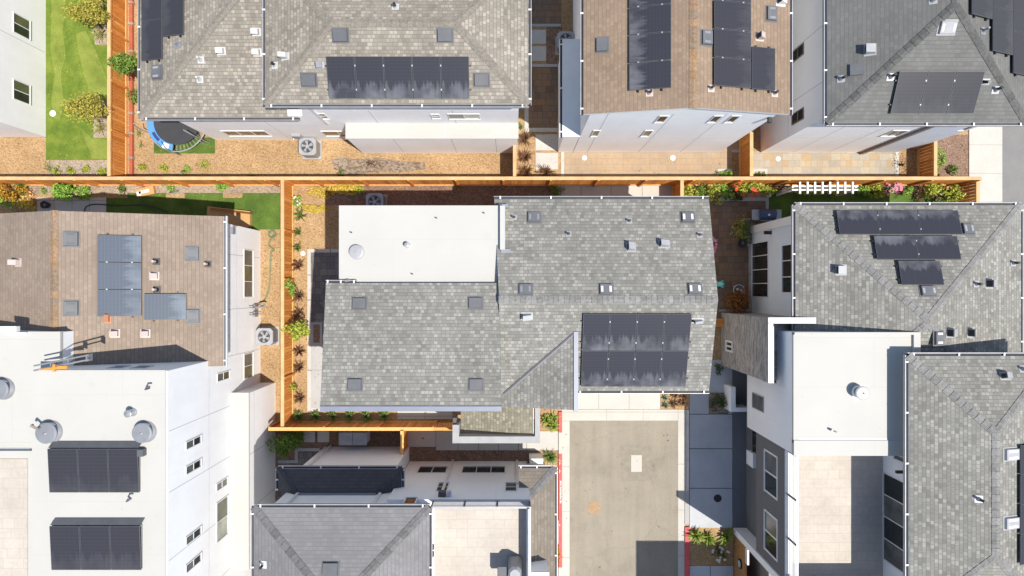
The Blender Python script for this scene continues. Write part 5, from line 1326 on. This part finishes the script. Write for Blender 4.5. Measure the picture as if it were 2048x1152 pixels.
hose("black hose curving over the shaded west patio and turf", [(168, 425), (172, 414), (185, 409), (205, 409), (228, 411), (255, 411), (285, 410), (310, 415), (335, 424)], .028, "hose_dark", .05)
hose("dark green hose coiled by the fence and running to the west house wall", [(540, 466), (546, 458), (549, 468), (541, 474), (537, 466), (545, 461), (552, 470), (542, 478), (538, 490), (548, 500), (542, 506), (540, 540), (538, 575), (530, 598), (521, 604)], .03, "hose_green")

f = thing("grill", "blue-lidded barbecue grill with side shelves on the shaded patio", "grill", P(1519, 433))
c = P(1519, 433); mb = MB(); mb.box(c.x - .68, c.x - .35, c.y - .25, c.y + .22, .82, .87); mb.box(c.x + .35, c.x + .68, c.y - .25, c.y + .22, .82, .87); mb.build("side_shelf", "metal_light", f)
mb = MB(); mb.box(c.x - .36, c.x + .36, c.y - .24, c.y + .24, .1, .8); mb.build("cabinet", "metal_grey", f)
mb = MB(); prof = [(-.25, .8), (-.25, .95), (-.15, 1.1), (.05, 1.14), (.2, 1.05), (.24, .8)]
mb.hexa([(c.x - .36, c.y + y, z) for y, z in prof][::-1], [(c.x + .36, c.y + y, z) for y, z in prof][::-1]); lid = mb.build("lid", "grill_blue", f)
mb = MB(); mb.cyl((c.x - .3, c.y - .3, .95), (c.x + .3, c.y - .3, .95), .02); mb.build("handle", "metal_light", lid)
mb = MB(); mb.cyl((c.x, c.y - .05, 1.12), (c.x, c.y - .05, 1.15), .05); mb.build("thermometer", "white_trim", lid)

sp = P(1439, 568, .6); sp.z = 0; f = thing("statue", "turquoise robed garden statue at the roof edge of the paver court", "statue", sp)
mb = MB(); mb.revolve(sp, [(.17, 0), (.18, .05), (.13, .08), (.12, .15), (.15, .22), (.12, .5), (.10, .68), (.13, .82), (.10, .9), (.04, .94), (.04, .96), (.065, 1.0), (.075, 1.06), (.05, 1.13), (.001, 1.15)], 16)
for s_ in (-1, 1): mb.tube([sp + Vector((.02, .11 * s_, .86)), sp + Vector((.13, .15 * s_, .72)), sp + Vector((.2, .1 * s_, .66))], [.045, .04, .025], 8)
mb.build("figure", "teal_paint", f, True)
mb = MB()
for k in range(5): mb.tube([sp + Vector((-.12 + .01 * k, -.12 + .06 * k, .12)), sp + Vector((-.09, -.09 + .045 * k, .5)), sp + Vector((-.08, -.05 + .025 * k, .85))], .02, 5)
mb.build("robe_folds", "teal_paint", f, True)
f = thing("side_table", "small round glass side table on the paver court beside the rusty bush", "table", P(1470, 580))
c = P(1470, 580); mb = MB(); mb.cyl(c + Vector((0, 0, .5)), c + Vector((0, 0, .53)), .24, .24, 24); mb.revolve(c + Vector((0, 0, .5)), [(.24, 0), (.26, 0), (.26, .04), (.24, .04)], 24, 1); mb.build("table_top", ["glass_blind", "white_trim"], f)
mb = MB()
for i in range(3): a = 2 * pi * i / 3; mb.tube([c + Vector((cos(a) * .2, sin(a) * .2, 0)), c + Vector((cos(a) * .2, sin(a) * .2, .5))], .015); 
mb.build("leg", "white_trim", f)
mb = MB(); mb.cyl(c + Vector((-.08, .03, .53)), c + Vector((-.08, .03, .62)), .05); mb.cyl(c + Vector((.08, -.03, .53)), c + Vector((.08, -.03, .6)), .06); tag(mb.build("cup", "white_trim"), "pair of white cups on the small glass side table", "cups")
f = thing("bench", "wooden slatted bench tucked against the middle house's east wall", "bench", P(1423, 646))
c = P(1421, 645); mb = MB()
for k in range(4): mb.box(c.x - .5, c.x + .55, c.y - .17 + k * .1, c.y - .09 + k * .1, .42, .46)
mb.build("seat", "cedar", f); mb = MB()
for s in (-.45, .48): mb.box(c.x + s - .03, c.x + s + .03, c.y - .15, c.y + .2, 0, .42)
mb.build("leg", "cedar", f)
f = thing("storage_chest", "pale grey double-door storage chest behind the southern fence", "chest", P(716, 870))
a, b = P(690, 879), P(741, 858); mb = MB(); mb.box(a.x, b.x, a.y, b.y, 0, .85); mb.build("body", "pale_stucco", f)
mb = MB(); xm = (a.x + b.x) / 2
mb.box(a.x - .04, xm - .01, a.y - .04, b.y + .04, .85, .93); mb.box(xm + .01, b.x + .04, a.y - .04, b.y + .04, .85, .93)
for s in (-1, 1):
    for k in range(4): x = xm + s * (.1 + .12 * k); mb.obox(Vector((x, (a.y + b.y) / 2, .93)), Vector((.1 * s, .16, 0)), Vector((.008, -.005 * s, 0)), Vector((0, 0, .01)))
mb.build("lid", "metal_grey", f)
f = thing("trellis", "white slatted trellis arbour against the long fence by the yellow shrubs", "trellis", P(1640, 378))
mb = MB(); z = 1.75
for y in (373.0, 380.0): a, b = P(1583, y, z), P(1715, y, z); mb.box(a.x, b.x, a.y - .035, a.y + .035, z, z + .07)
mb.build("beam", "white_trim", f); mb = MB()
for i in range(8): a, b = P(1596 + i * 15.0, 389, z), P(1598.6 + i * 15.0, 364.5, z); mb.box(a.x, b.x + .02, a.y, b.y, z + .072, z + .13)
mb.build("cross_slat", "white_trim", f)
for x in (1586, 1712):
    for y in (374, 379.5): mb = MB(); c = P(x, y, z); mb.box(c.x - .035, c.x + .035, c.y - .035, c.y + .035, 0, z); mb.build("post", "white_trim", f)
zd = 5.5
f = thing("grill", "grey covered barbecue standing on the southern roof deck", "grill", P(1034, 1150, zd)); c = P(1030, 1156, zd + 1.05)
mb = MB(); o = c.copy()
def rr2(sx, sy, z, k): return [(o.x + x, o.y + y, z) for x, y in ((sx - k, -sy), (sx, -sy + k), (sx, sy - k), (sx - k, sy), (-sx + k, sy), (-sx, sy - k), (-sx, -sy + k), (-sx + k, -sy))]
mb.hexa(rr2(.26, .42, zd + .1, .08), rr2(.24, .40, zd + 1.0, .12)); mb.hexa(rr2(.24, .40, zd + 1.0, .12), rr2(.18, .32, zd + 1.08, .12)); mb.build("cover", "metal_grey", f)
mb = MB(); mb.box(o.x - .62, o.x - .26, o.y - .3, o.y + .3, zd + .75, zd + .8); mb.cyl((o.x - .64, o.y - .25, zd + .8), (o.x - .64, o.y + .3, zd + .8), .02); mb.build("side_shelf", "vent_dark", f)
for sx in (-1, 1):
    mb = MB(); mb.cyl((o.x + sx * .2 - .03, o.y + .3, zd + .06), (o.x + sx * .2 + .03, o.y + .3, zd + .06), .06); mb.cyl((o.x + sx * .2 - .03, o.y - .3, zd + .06), (o.x + sx * .2 + .03, o.y - .3, zd + .06), .06); mb.build("wheel", "black_plastic", f)

# ------------------------------------------------------------------ plants
def leafy(mb, c, rx, ry, rz, n, size, m=0, shell=0.45, clumps=9):
    cl = []
    for k in range(clumps):
        u = Vector((random.gauss(0, 1), random.gauss(0, 1), random.gauss(0.25, .8))).normalized()
        r = random.uniform(.35, .85); cl.append((Vector((u.x * r * rx, u.y * r * ry, u.z * r * rz)), random.uniform(.35, .6)))
    for i in range(n):
        cc, cr = random.choice(cl)
        u = Vector((random.gauss(0, 1), random.gauss(0, 1), random.gauss(0, 1))).normalized() * (random.random() ** shell) * cr
        p = c + cc + Vector((u.x * rx, u.y * ry, u.z * rz))
        if p.z < 0.02: p.z = 0.02 + random.random() * .05
        nrm = (Vector((random.gauss(0, .7), random.gauss(0, .7), random.gauss(.55, .6))) + u * .8).normalized()
        a = nrm.orthogonal().normalized(); a = Matrix.Rotation(random.uniform(0, 6.28), 3, nrm) @ a; b = nrm.cross(a)
        s = size * random.uniform(.6, 1.35)
        mb.face([p - a * s * .55, p - b * s * .3 + nrm * s * .06, p + a * s * .6, p + b * s * .3 + nrm * s * .06], m)
def stems(mb, base, c, rx, ry, n, r=.02):
    for i in range(n):
        e = c + Vector((random.uniform(-.6, .6) * rx, random.uniform(-.6, .6) * ry, random.uniform(-.1, .2)))
        mb.tube([base + Vector((random.uniform(-.04, .04), random.uniform(-.04, .04), 0)), base.lerp(e, .5) + Vector((random.uniform(-.06, .06), random.uniform(-.06, .06), .05)), e], [r, r * .7, r * .3], 5)
def shrub(label, px, py, r, h, pal, n=420, leaf=.085, ry=None, flowers=None, nf=0, fs=.07, name="shrub", cat="shrub", group=None):
    g0 = P(px, py, h * .55); base = Vector((g0.x, g0.y, 0)); f = thing(name, label, cat, base, group)
    mb = MB(); leafy(mb, base + Vector((0, 0, h * .52)), r, ry or r, h * .5, n, leaf); mb.build("foliage", pal, f)
    mb = MB(); stems(mb, base, base + Vector((0, 0, h * .6)), r, ry or r, 6, .015 + .01 * h); mb.build("stem", "bark", f)
    if flowers:
        for i in range(nf):
            mb = MB(); a, q = random.uniform(0, 6.28), random.random() ** .5; p = base + Vector((cos(a) * q * r, sin(a) * q * (ry or r), h * (1.0 - .35 * q * q) + .03))
            for k in range(5):
                t = 6.28 * k / 5 + a; mb.face([p, p + Vector((cos(t - .5) * fs * .7, sin(t - .5) * fs * .7, .02)), p + Vector((cos(t) * fs, sin(t) * fs, .03)), p + Vector((cos(t + .5) * fs * .7, sin(t + .5) * fs * .7, .02))])
            mb.build("flower", flowers, f)
    return f
def blades_into(mb, base, r, h, n, w):
    for i in range(n):
        a = 2 * pi * i / n * 7.3 + random.uniform(-.3, .3); t = random.uniform(.55, 1.08); lean = random.uniform(.35, 1.0)
        d = Vector((cos(a), sin(a), 0)); s = Vector((-sin(a), cos(a), 0)); R_ = r * t * lean; hh = h * t * (1.25 - lean * .75)
        pts = [base + d * .03, base + d * R_ * .45 + Vector((0, 0, hh * .75)), base + d * R_ * .8 + Vector((0, 0, hh)), base + d * R_ * 1.05 + Vector((0, 0, hh * .85))]
        ws = [w * .6, w, w * .7, w * .05]; i0 = len(mb.v)
        for p, q in zip(pts, ws): mb.v += [tuple(p - s * q), tuple(p + s * q)]
        for k in range(3): mb.f.append((i0 + 2 * k, i0 + 2 * k + 1, i0 + 2 * k + 3, i0 + 2 * k + 2)); mb.m.append(0); mb.uv.append(None)
def blades(label, px, py, r, h, pal, n=36, w=.016, name="flax_plant", cat="plant", group=None):
    base = P(px, py); f = thing(name, label, cat, base, group)
    mb = MB(); blades_into(mb, base, r * 1.18, h, int(n * 1.1), w * 1.55); mb.build("foliage", pal, f); return f
def tree(label, px, py, cpx, cpy, r, zc, pal, n=1500, leaf=.10, group=None, ry=None, name="tree"):
    base = P(px, py); c = P(cpx, cpy, zc); f = thing(name, label, "tree", base, group)
    mb = MB(); leafy(mb, c, r, ry or r * .85, r * .75, n, leaf, 0, .5, 16); mb.build("crown", pal, f)
    mb = MB(); m1 = base.lerp(c, .55) + Vector((.05, .03, 0)); mb.tube([base, m1, c], [.055, .045, .02], 7); stems(mb, m1, c, r, r, 8, .022); mb.build("trunk", "bark", f); return f

tree("small olive-leaved tree at the top edge of the putting lawn", 208, 62, 170, 18, .95, 1.9, "olive", 1900, .10)
tree("small olive-leaved tree above the white lawn drain, beside the fence", 212, 236, 174, 211, .92, 1.8, "olive", 1900, .10)
tree("leafy green tree leaning over the north-west fence by the solar roof", 285, 150, 256, 127, .78, 2.3, "green", 1500, .11)
shrub("wispy green shrub under the beige roof's west gutter", 268, 192, .42, .9, "green", 260, .09)
for lb, px, py in (("spiky straw-green grass tuft in the upper lawn bed", 205, 72), ("spiky straw-green grass tuft in the lower lawn bed", 205, 258), ("straw-green grass tuft at the very top of the lawn", 208, 5)): blades(lb, px, py, .42, .5, "straw", 60, .010, "grass_tuft", "grass tuft")
blades("small green tuft right of the red edging, level with the trampoline", 280, 268, .26, .3, "straw", 34, .012, "grass_tuft", "grass tuft"); blades("small green tuft below the trampoline's left end", 284, 291, .24, .3, "straw", 30, .012, "grass_tuft", "grass tuft")
nw = ["first round lime plant from the left under the putting lawn", "second round lime plant from the left under the putting lawn", "third round lime plant from the left under the putting lawn", "round lime plant under the putting lawn next to the fence"]
for lb, px, py in zip(nw, (111, 140, 171, 203), (340, 342, 340, 341)): shrub(lb, px, py, .24, .3, "lime", 150, .075)
shrub("grey-green low plant left of the round lime plants", 92, 338, .38, .25, "straw", 170, .06)
ne = ["small lime plant nearest the red edging below the trampoline", "second lime plant right of the red edging below the trampoline", "largest lime plant below the trampoline turf", "lime plant below the right corner of the trampoline turf"]
for lb, px, py, r in zip(ne, (285, 328, 369, 409), (333, 336, 339, 329), (.19, .24, .30, .27)): shrub(lb, px, py, r, .3, "lime" if r < .28 else "bright", 150, .07)
shrub("small green weed on the long fence below the bare soil patch", 682, 350, .28, .35, "green", 150, .07); shrub("sprig of weed at the long fence south of the trampoline", 505, 352, .3, .25, "green", 90, .06, .1)
shrub("dark brown mound of dead leaves on the bare soil patch", 742, 327, .33, .12, "bronze", 130, .06, .2)
fl = ["bronze flax beside the stepping slabs, nearest the white pop-out wall", "bronze flax beside the upper square stepping slab", "bronze flax in the corner by the long fence", "bronze flax at the foot of the lower square stepping slab"]
for lb, px, py, r in zip(fl, (1049, 1051, 1052, 1091), (279, 316, 345, 346), (.46, .46, .44, .48)): blades(lb, px, py, r, .6, "bronze", 44, .014, group=None)
blades("small green tuft north of the bronze flaxes", 1041, 254, .2, .25, "blade", 24)
shrub("green planter shrub in the white frame at the sandy patio corner", 1452, 350, .38, .45, "bright", 200, .08, .24); shrub("dim green shrub in the white frame across the patio fence", 1520, 351, .32, .4, "green", 150, .08, .22)
shrub("narrow green hedge strip beside the short fence near the sidewalk", 1879, 322, .26, .5, "bright", 420, .08, .62); shrub("round green bush in the bed by the sidewalk", 1908, 340, .28, .4, "green", 200, .08)
shrub("bare brown twiggy bush behind the mixed-colour patio", 1810, 326, .3, .7, "bronze", 120, .06, .6)

shrub("golden and dark red shrub at the left end of the long fence", 22, 385, .75, 1.0, "gold", 700, .10, .5); shrub("bright green shrub at the left edge above the taupe roof", 10, 400, .45, .9, "bright", 380, .10)
shrub("yellow shrub above the taupe roof near the patio corner", 52, 410, .62, .8, "yellow", 380, .09, .36); blades("dark green strappy plant beside the loose timber boards", 50, 378, .45, .55, "blade", 50, .016)
shrub("small lone green plant left of the big lime-green bush", 87, 381, .2, .25, "bright", 90, .07)
shrub("big lime-green bush by the west patio", 126, 384, .62, 1.1, "bright", 900, .11, .5); shrub("lower lime-green bush spreading right of the big one", 164, 388, .50, .5, "bright", 420, .09, .32)
shrub("slim green plant beside the small cardboard box", 243, 379, .2, .6, "green", 110, .08, .35); shrub("round bright green clump right of the cardboard box", 340, 370, .42, .4, "bright", 330, .08, .28); shrub("round bright green clump with a bluish patch, left of the centre fence", 447, 374, .40, .4, "bright", 330, .08, .34)
shrub("faded blue-green low patch between the two bright clumps", 343, 384, .36, .08, "bluegreen", 120, .05, .2)

shrub("low yellow groundcover along the long fence in the centre yard", 690, 378, .95, .3, "yellow", 1000, .10, .30); shrub("spreading yellow groundcover by the centre fence corner", 648, 384, .75, .22, "yellow", 560, .09, .34); shrub("yellow patch of groundcover left of the building shadow", 626, 416, .70, .18, "yellow", 700, .09, .26)
shrub("green clump amid the yellow groundcover", 716, 379, .34, .4, "lime", 170, .085, .22); shrub("small white-flowered plant by the centre fence corner", 594, 402, .32, .5, "bright", 190, .08, .3, "whiteflower", 5, .06)
shrub("green shrub at the shadow's edge by the long fence, centre yard", 1112, 380, .5, .4, "green", 240, .08, .26); shrub("small pale green tuft left of that fence-side shrub in the centre yard", 916, 378, .28, .3, "straw", 80, .06, .14)
cl = [("green strappy plant below the yellow groundcover", 603, 432, .40, "blade"), ("small green tuft above the white drain", 600, 465, .26, "blade"), ("small green tuft just above the white drain cover", 598, 496, .28, "blade"),
      ("bronze flax just below the white drain cover", 599, 531, .42, "bronze"), ("bronze flax level with the hose end", 600, 591, .42, "bronze"), ("bronze flax just above the yellow-green shrub", 600, 625, .36, "bronze"),
      ("bronze flax just below the yellow-green shrub", 601, 702, .38, "bronze"), ("bronze flax halfway down the lower centre strip", 601, 735, .38, "bronze"), ("lowest bronze flax of the centre strip", 602, 795, .34, "bronze")]
for lb, px, py, r, pal in cl: blades(lb, px, py, r, .5, pal, 40, .014)
shrub("green vine hanging over the centre fence", 580, 572, .26, 1.35, "bright", 320, .08, .5, name="vine", cat="vine"); tree("yellow-green bushy tree over the centre fence beside the air conditioner", 597, 662, 591, 664, .62, 1.3, "lime", 900, .11)
shrub("small lime plant low on the centre fence", 588, 776, .30, .6, "lime", 150, .08)
ro_ = ["leftmost green blade plant above the southern fence", "second green blade plant from the left above the southern fence", "third green blade plant from the left above the southern fence", "fourth green blade plant from the left above the southern fence", "fifth green blade plant from the left above the southern fence", "rightmost green blade plant above the southern fence"]
for lb, px in zip(ro_, (600, 634, 668, 701, 735, 770)): blades(lb, px, 831, .34, .45, "blade", 46, .016, "lily_plant", "plant")
shrub("big round dark green bush beside the tall white wall", 566, 882, .78, 1.5, "green", 2600, .10, .72, name="bush", cat="bush")
for lb, px, py in (("green blade plant nearest the entry roof", 1092, 838), ("lime blade plant by the red kerb's top end", 1106, 836), ("lime blade plant between entry path and red kerb", 1106, 851)): blades(lb, px, py, .34, .4, "bladelime", 46, .018, "lily_plant", "plant")
blades("green blade plant south of the entry path by the red kerb", 1100, 912, .42, .5, "blade", 50, .018, "lily_plant", "plant")
shrub("orange-yellow groundcover strip at the red kerb's lower end", 1114, 1107, .16, .25, "gold", 260, .06, .58)
for lb, px, py, pal, r in (("dark flax in the front bed, upper left", 1349, 789, "bronze", .28), ("dark flax in the front bed, upper right", 1366, 791, "bronze", .26), ("dark flax in the front bed, lower left", 1347, 807, "bronze", .30), ("dark flax in the front bed, lower right", 1364, 804, "bronze", .28), ("blue-green tuft in the front bed, upper one", 1329, 795, "bluegreen", .17), ("blue-green tuft in the front bed, lower one", 1329, 810, "bluegreen", .18), ("blue-green tuft half under the front gutter", 1331, 784, "bluegreen", .17)): blades(lb, px, py, r, .3, pal, 34, .013)
for lb, px, py in (("green blade plant at the bed corner by the shaded driveway", 1390, 1068), ("green blade plant in the middle of the sunlit bed", 1414, 1073), ("green blade plant beside the walnut-clad wall", 1450, 1070)): blades(lb, px, py, .46, .55, "bladelime", 50, .018, "lily_plant", "plant")
shrub("white-flowered low plants in the shaded bed by the walnut panel", 1440, 1106, .42, .3, "dark", 240, .06, .42, "whiteflower", 16, .07)
shrub("dark branching shrub in the small bed by the white stoop wall", 1438, 806, .52, .6, "dark", 300, .09, .42); shrub("dark plant half under the middle house's eave by the stone wall", 1437, 738, .3, .4, "dark", 120, .08)
# east garden
for a in (("yellow-green hedge plant at the west end of the east garden", 1383, 388, .52, .9, "lime", 420, .10, .42), ("dark-gapped green hedge plant second from the west end", 1402, 386, .45, .8, "green", 360, .09, .40), ("tall lime hedge plant overhanging the grey roof corner", 1431, 392, .50, 1.1, "lime", 480, .10, .5), ("bright green hedge plant above the paver court", 1452, 382, .50, .8, "bright", 420, .09, .38)): shrub(*a)
shrub("red-flowered hibiscus left of the centre of the hedge", 1474, 388, .50, .8, "dark", 320, .09, .42, "redflower", 5, .10, "hibiscus", "shrub"); shrub("lime hibiscus with red flowers at the fence", 1497, 376, .62, 1.2, "lime", 560, .11, .48, "redflower", 6, .11, "hibiscus", "shrub")
shrub("lime hedge plant right of the flowering hibiscus", 1532, 380, .55, .8, "lime", 380, .09, .34); shrub("dry brown twiggy plant left of the trellis", 1563, 376, .45, .7, "bronze", 220, .08, .26); shrub("fallen red petals at the paver court's edge", 1480, 398.5, .22, .05, "redflower", 60, .06, .07)
for lb, px in (("green climber under the trellis's left half", 1615), ("green climber under the trellis's right half", 1672)): shrub(lb, px, 381, .75, 1.2, "lime", 420, .09, .22)
shrub("green shrub directly right of the trellis", 1724, 381, .38, .8, "bright", 330, .09, .36); shrub("yellow-green shrub between trellis and pink flowers", 1747, 382, .48, .8, "lime", 420, .10, .40)
shrub("pink-flowered rose bush beside the long fence", 1783, 379, .42, .8, "dark", 220, .08, .4, "pinkflower", 26, .075, "rose_bush", "shrub"); shrub("small bright green shrub right of the pink rose bush", 1820, 384, .38, .5, "bright", 260, .09, .3)
shrub("yellow-green shrub behind the corner pots", 1866, 379, .5, 1.0, "lime", 360, .10, .34); shrub("tall leafy shrub in the east fence corner", 1900, 388, .6, 1.2, "lime", 520, .11, .55); shrub("dark twiggy shrub left of the corner pots", 1851, 394, .42, .7, "bronze", 240, .08, .4); shrub("green leafy shrub hard against the silver roof's gutter, east corner", 1885, 404, .55, .8, "green", 360, .10, .3)
shrub("rusty orange bush in front of the grey wall's sliding doors", 1479, 602, .78, 1.5, "rust_leaf", 1500, .085, .68, name="bush", cat="bush")
shrub("dim olive shrub beside the narrow bed near the grill", 1476, 452, .45, .7, "olive", 220, .08, .7); shrub("green leafy plant in the narrow bed below the grill", 1490, 463, .3, .6, "green", 240, .09, .55)
shrub("pink-flowered sprig peeking out at the middle roof's east edge", 1421, 490, .3, .7, "dark", 60, .07, .4, "pinkflower", 14, .08)
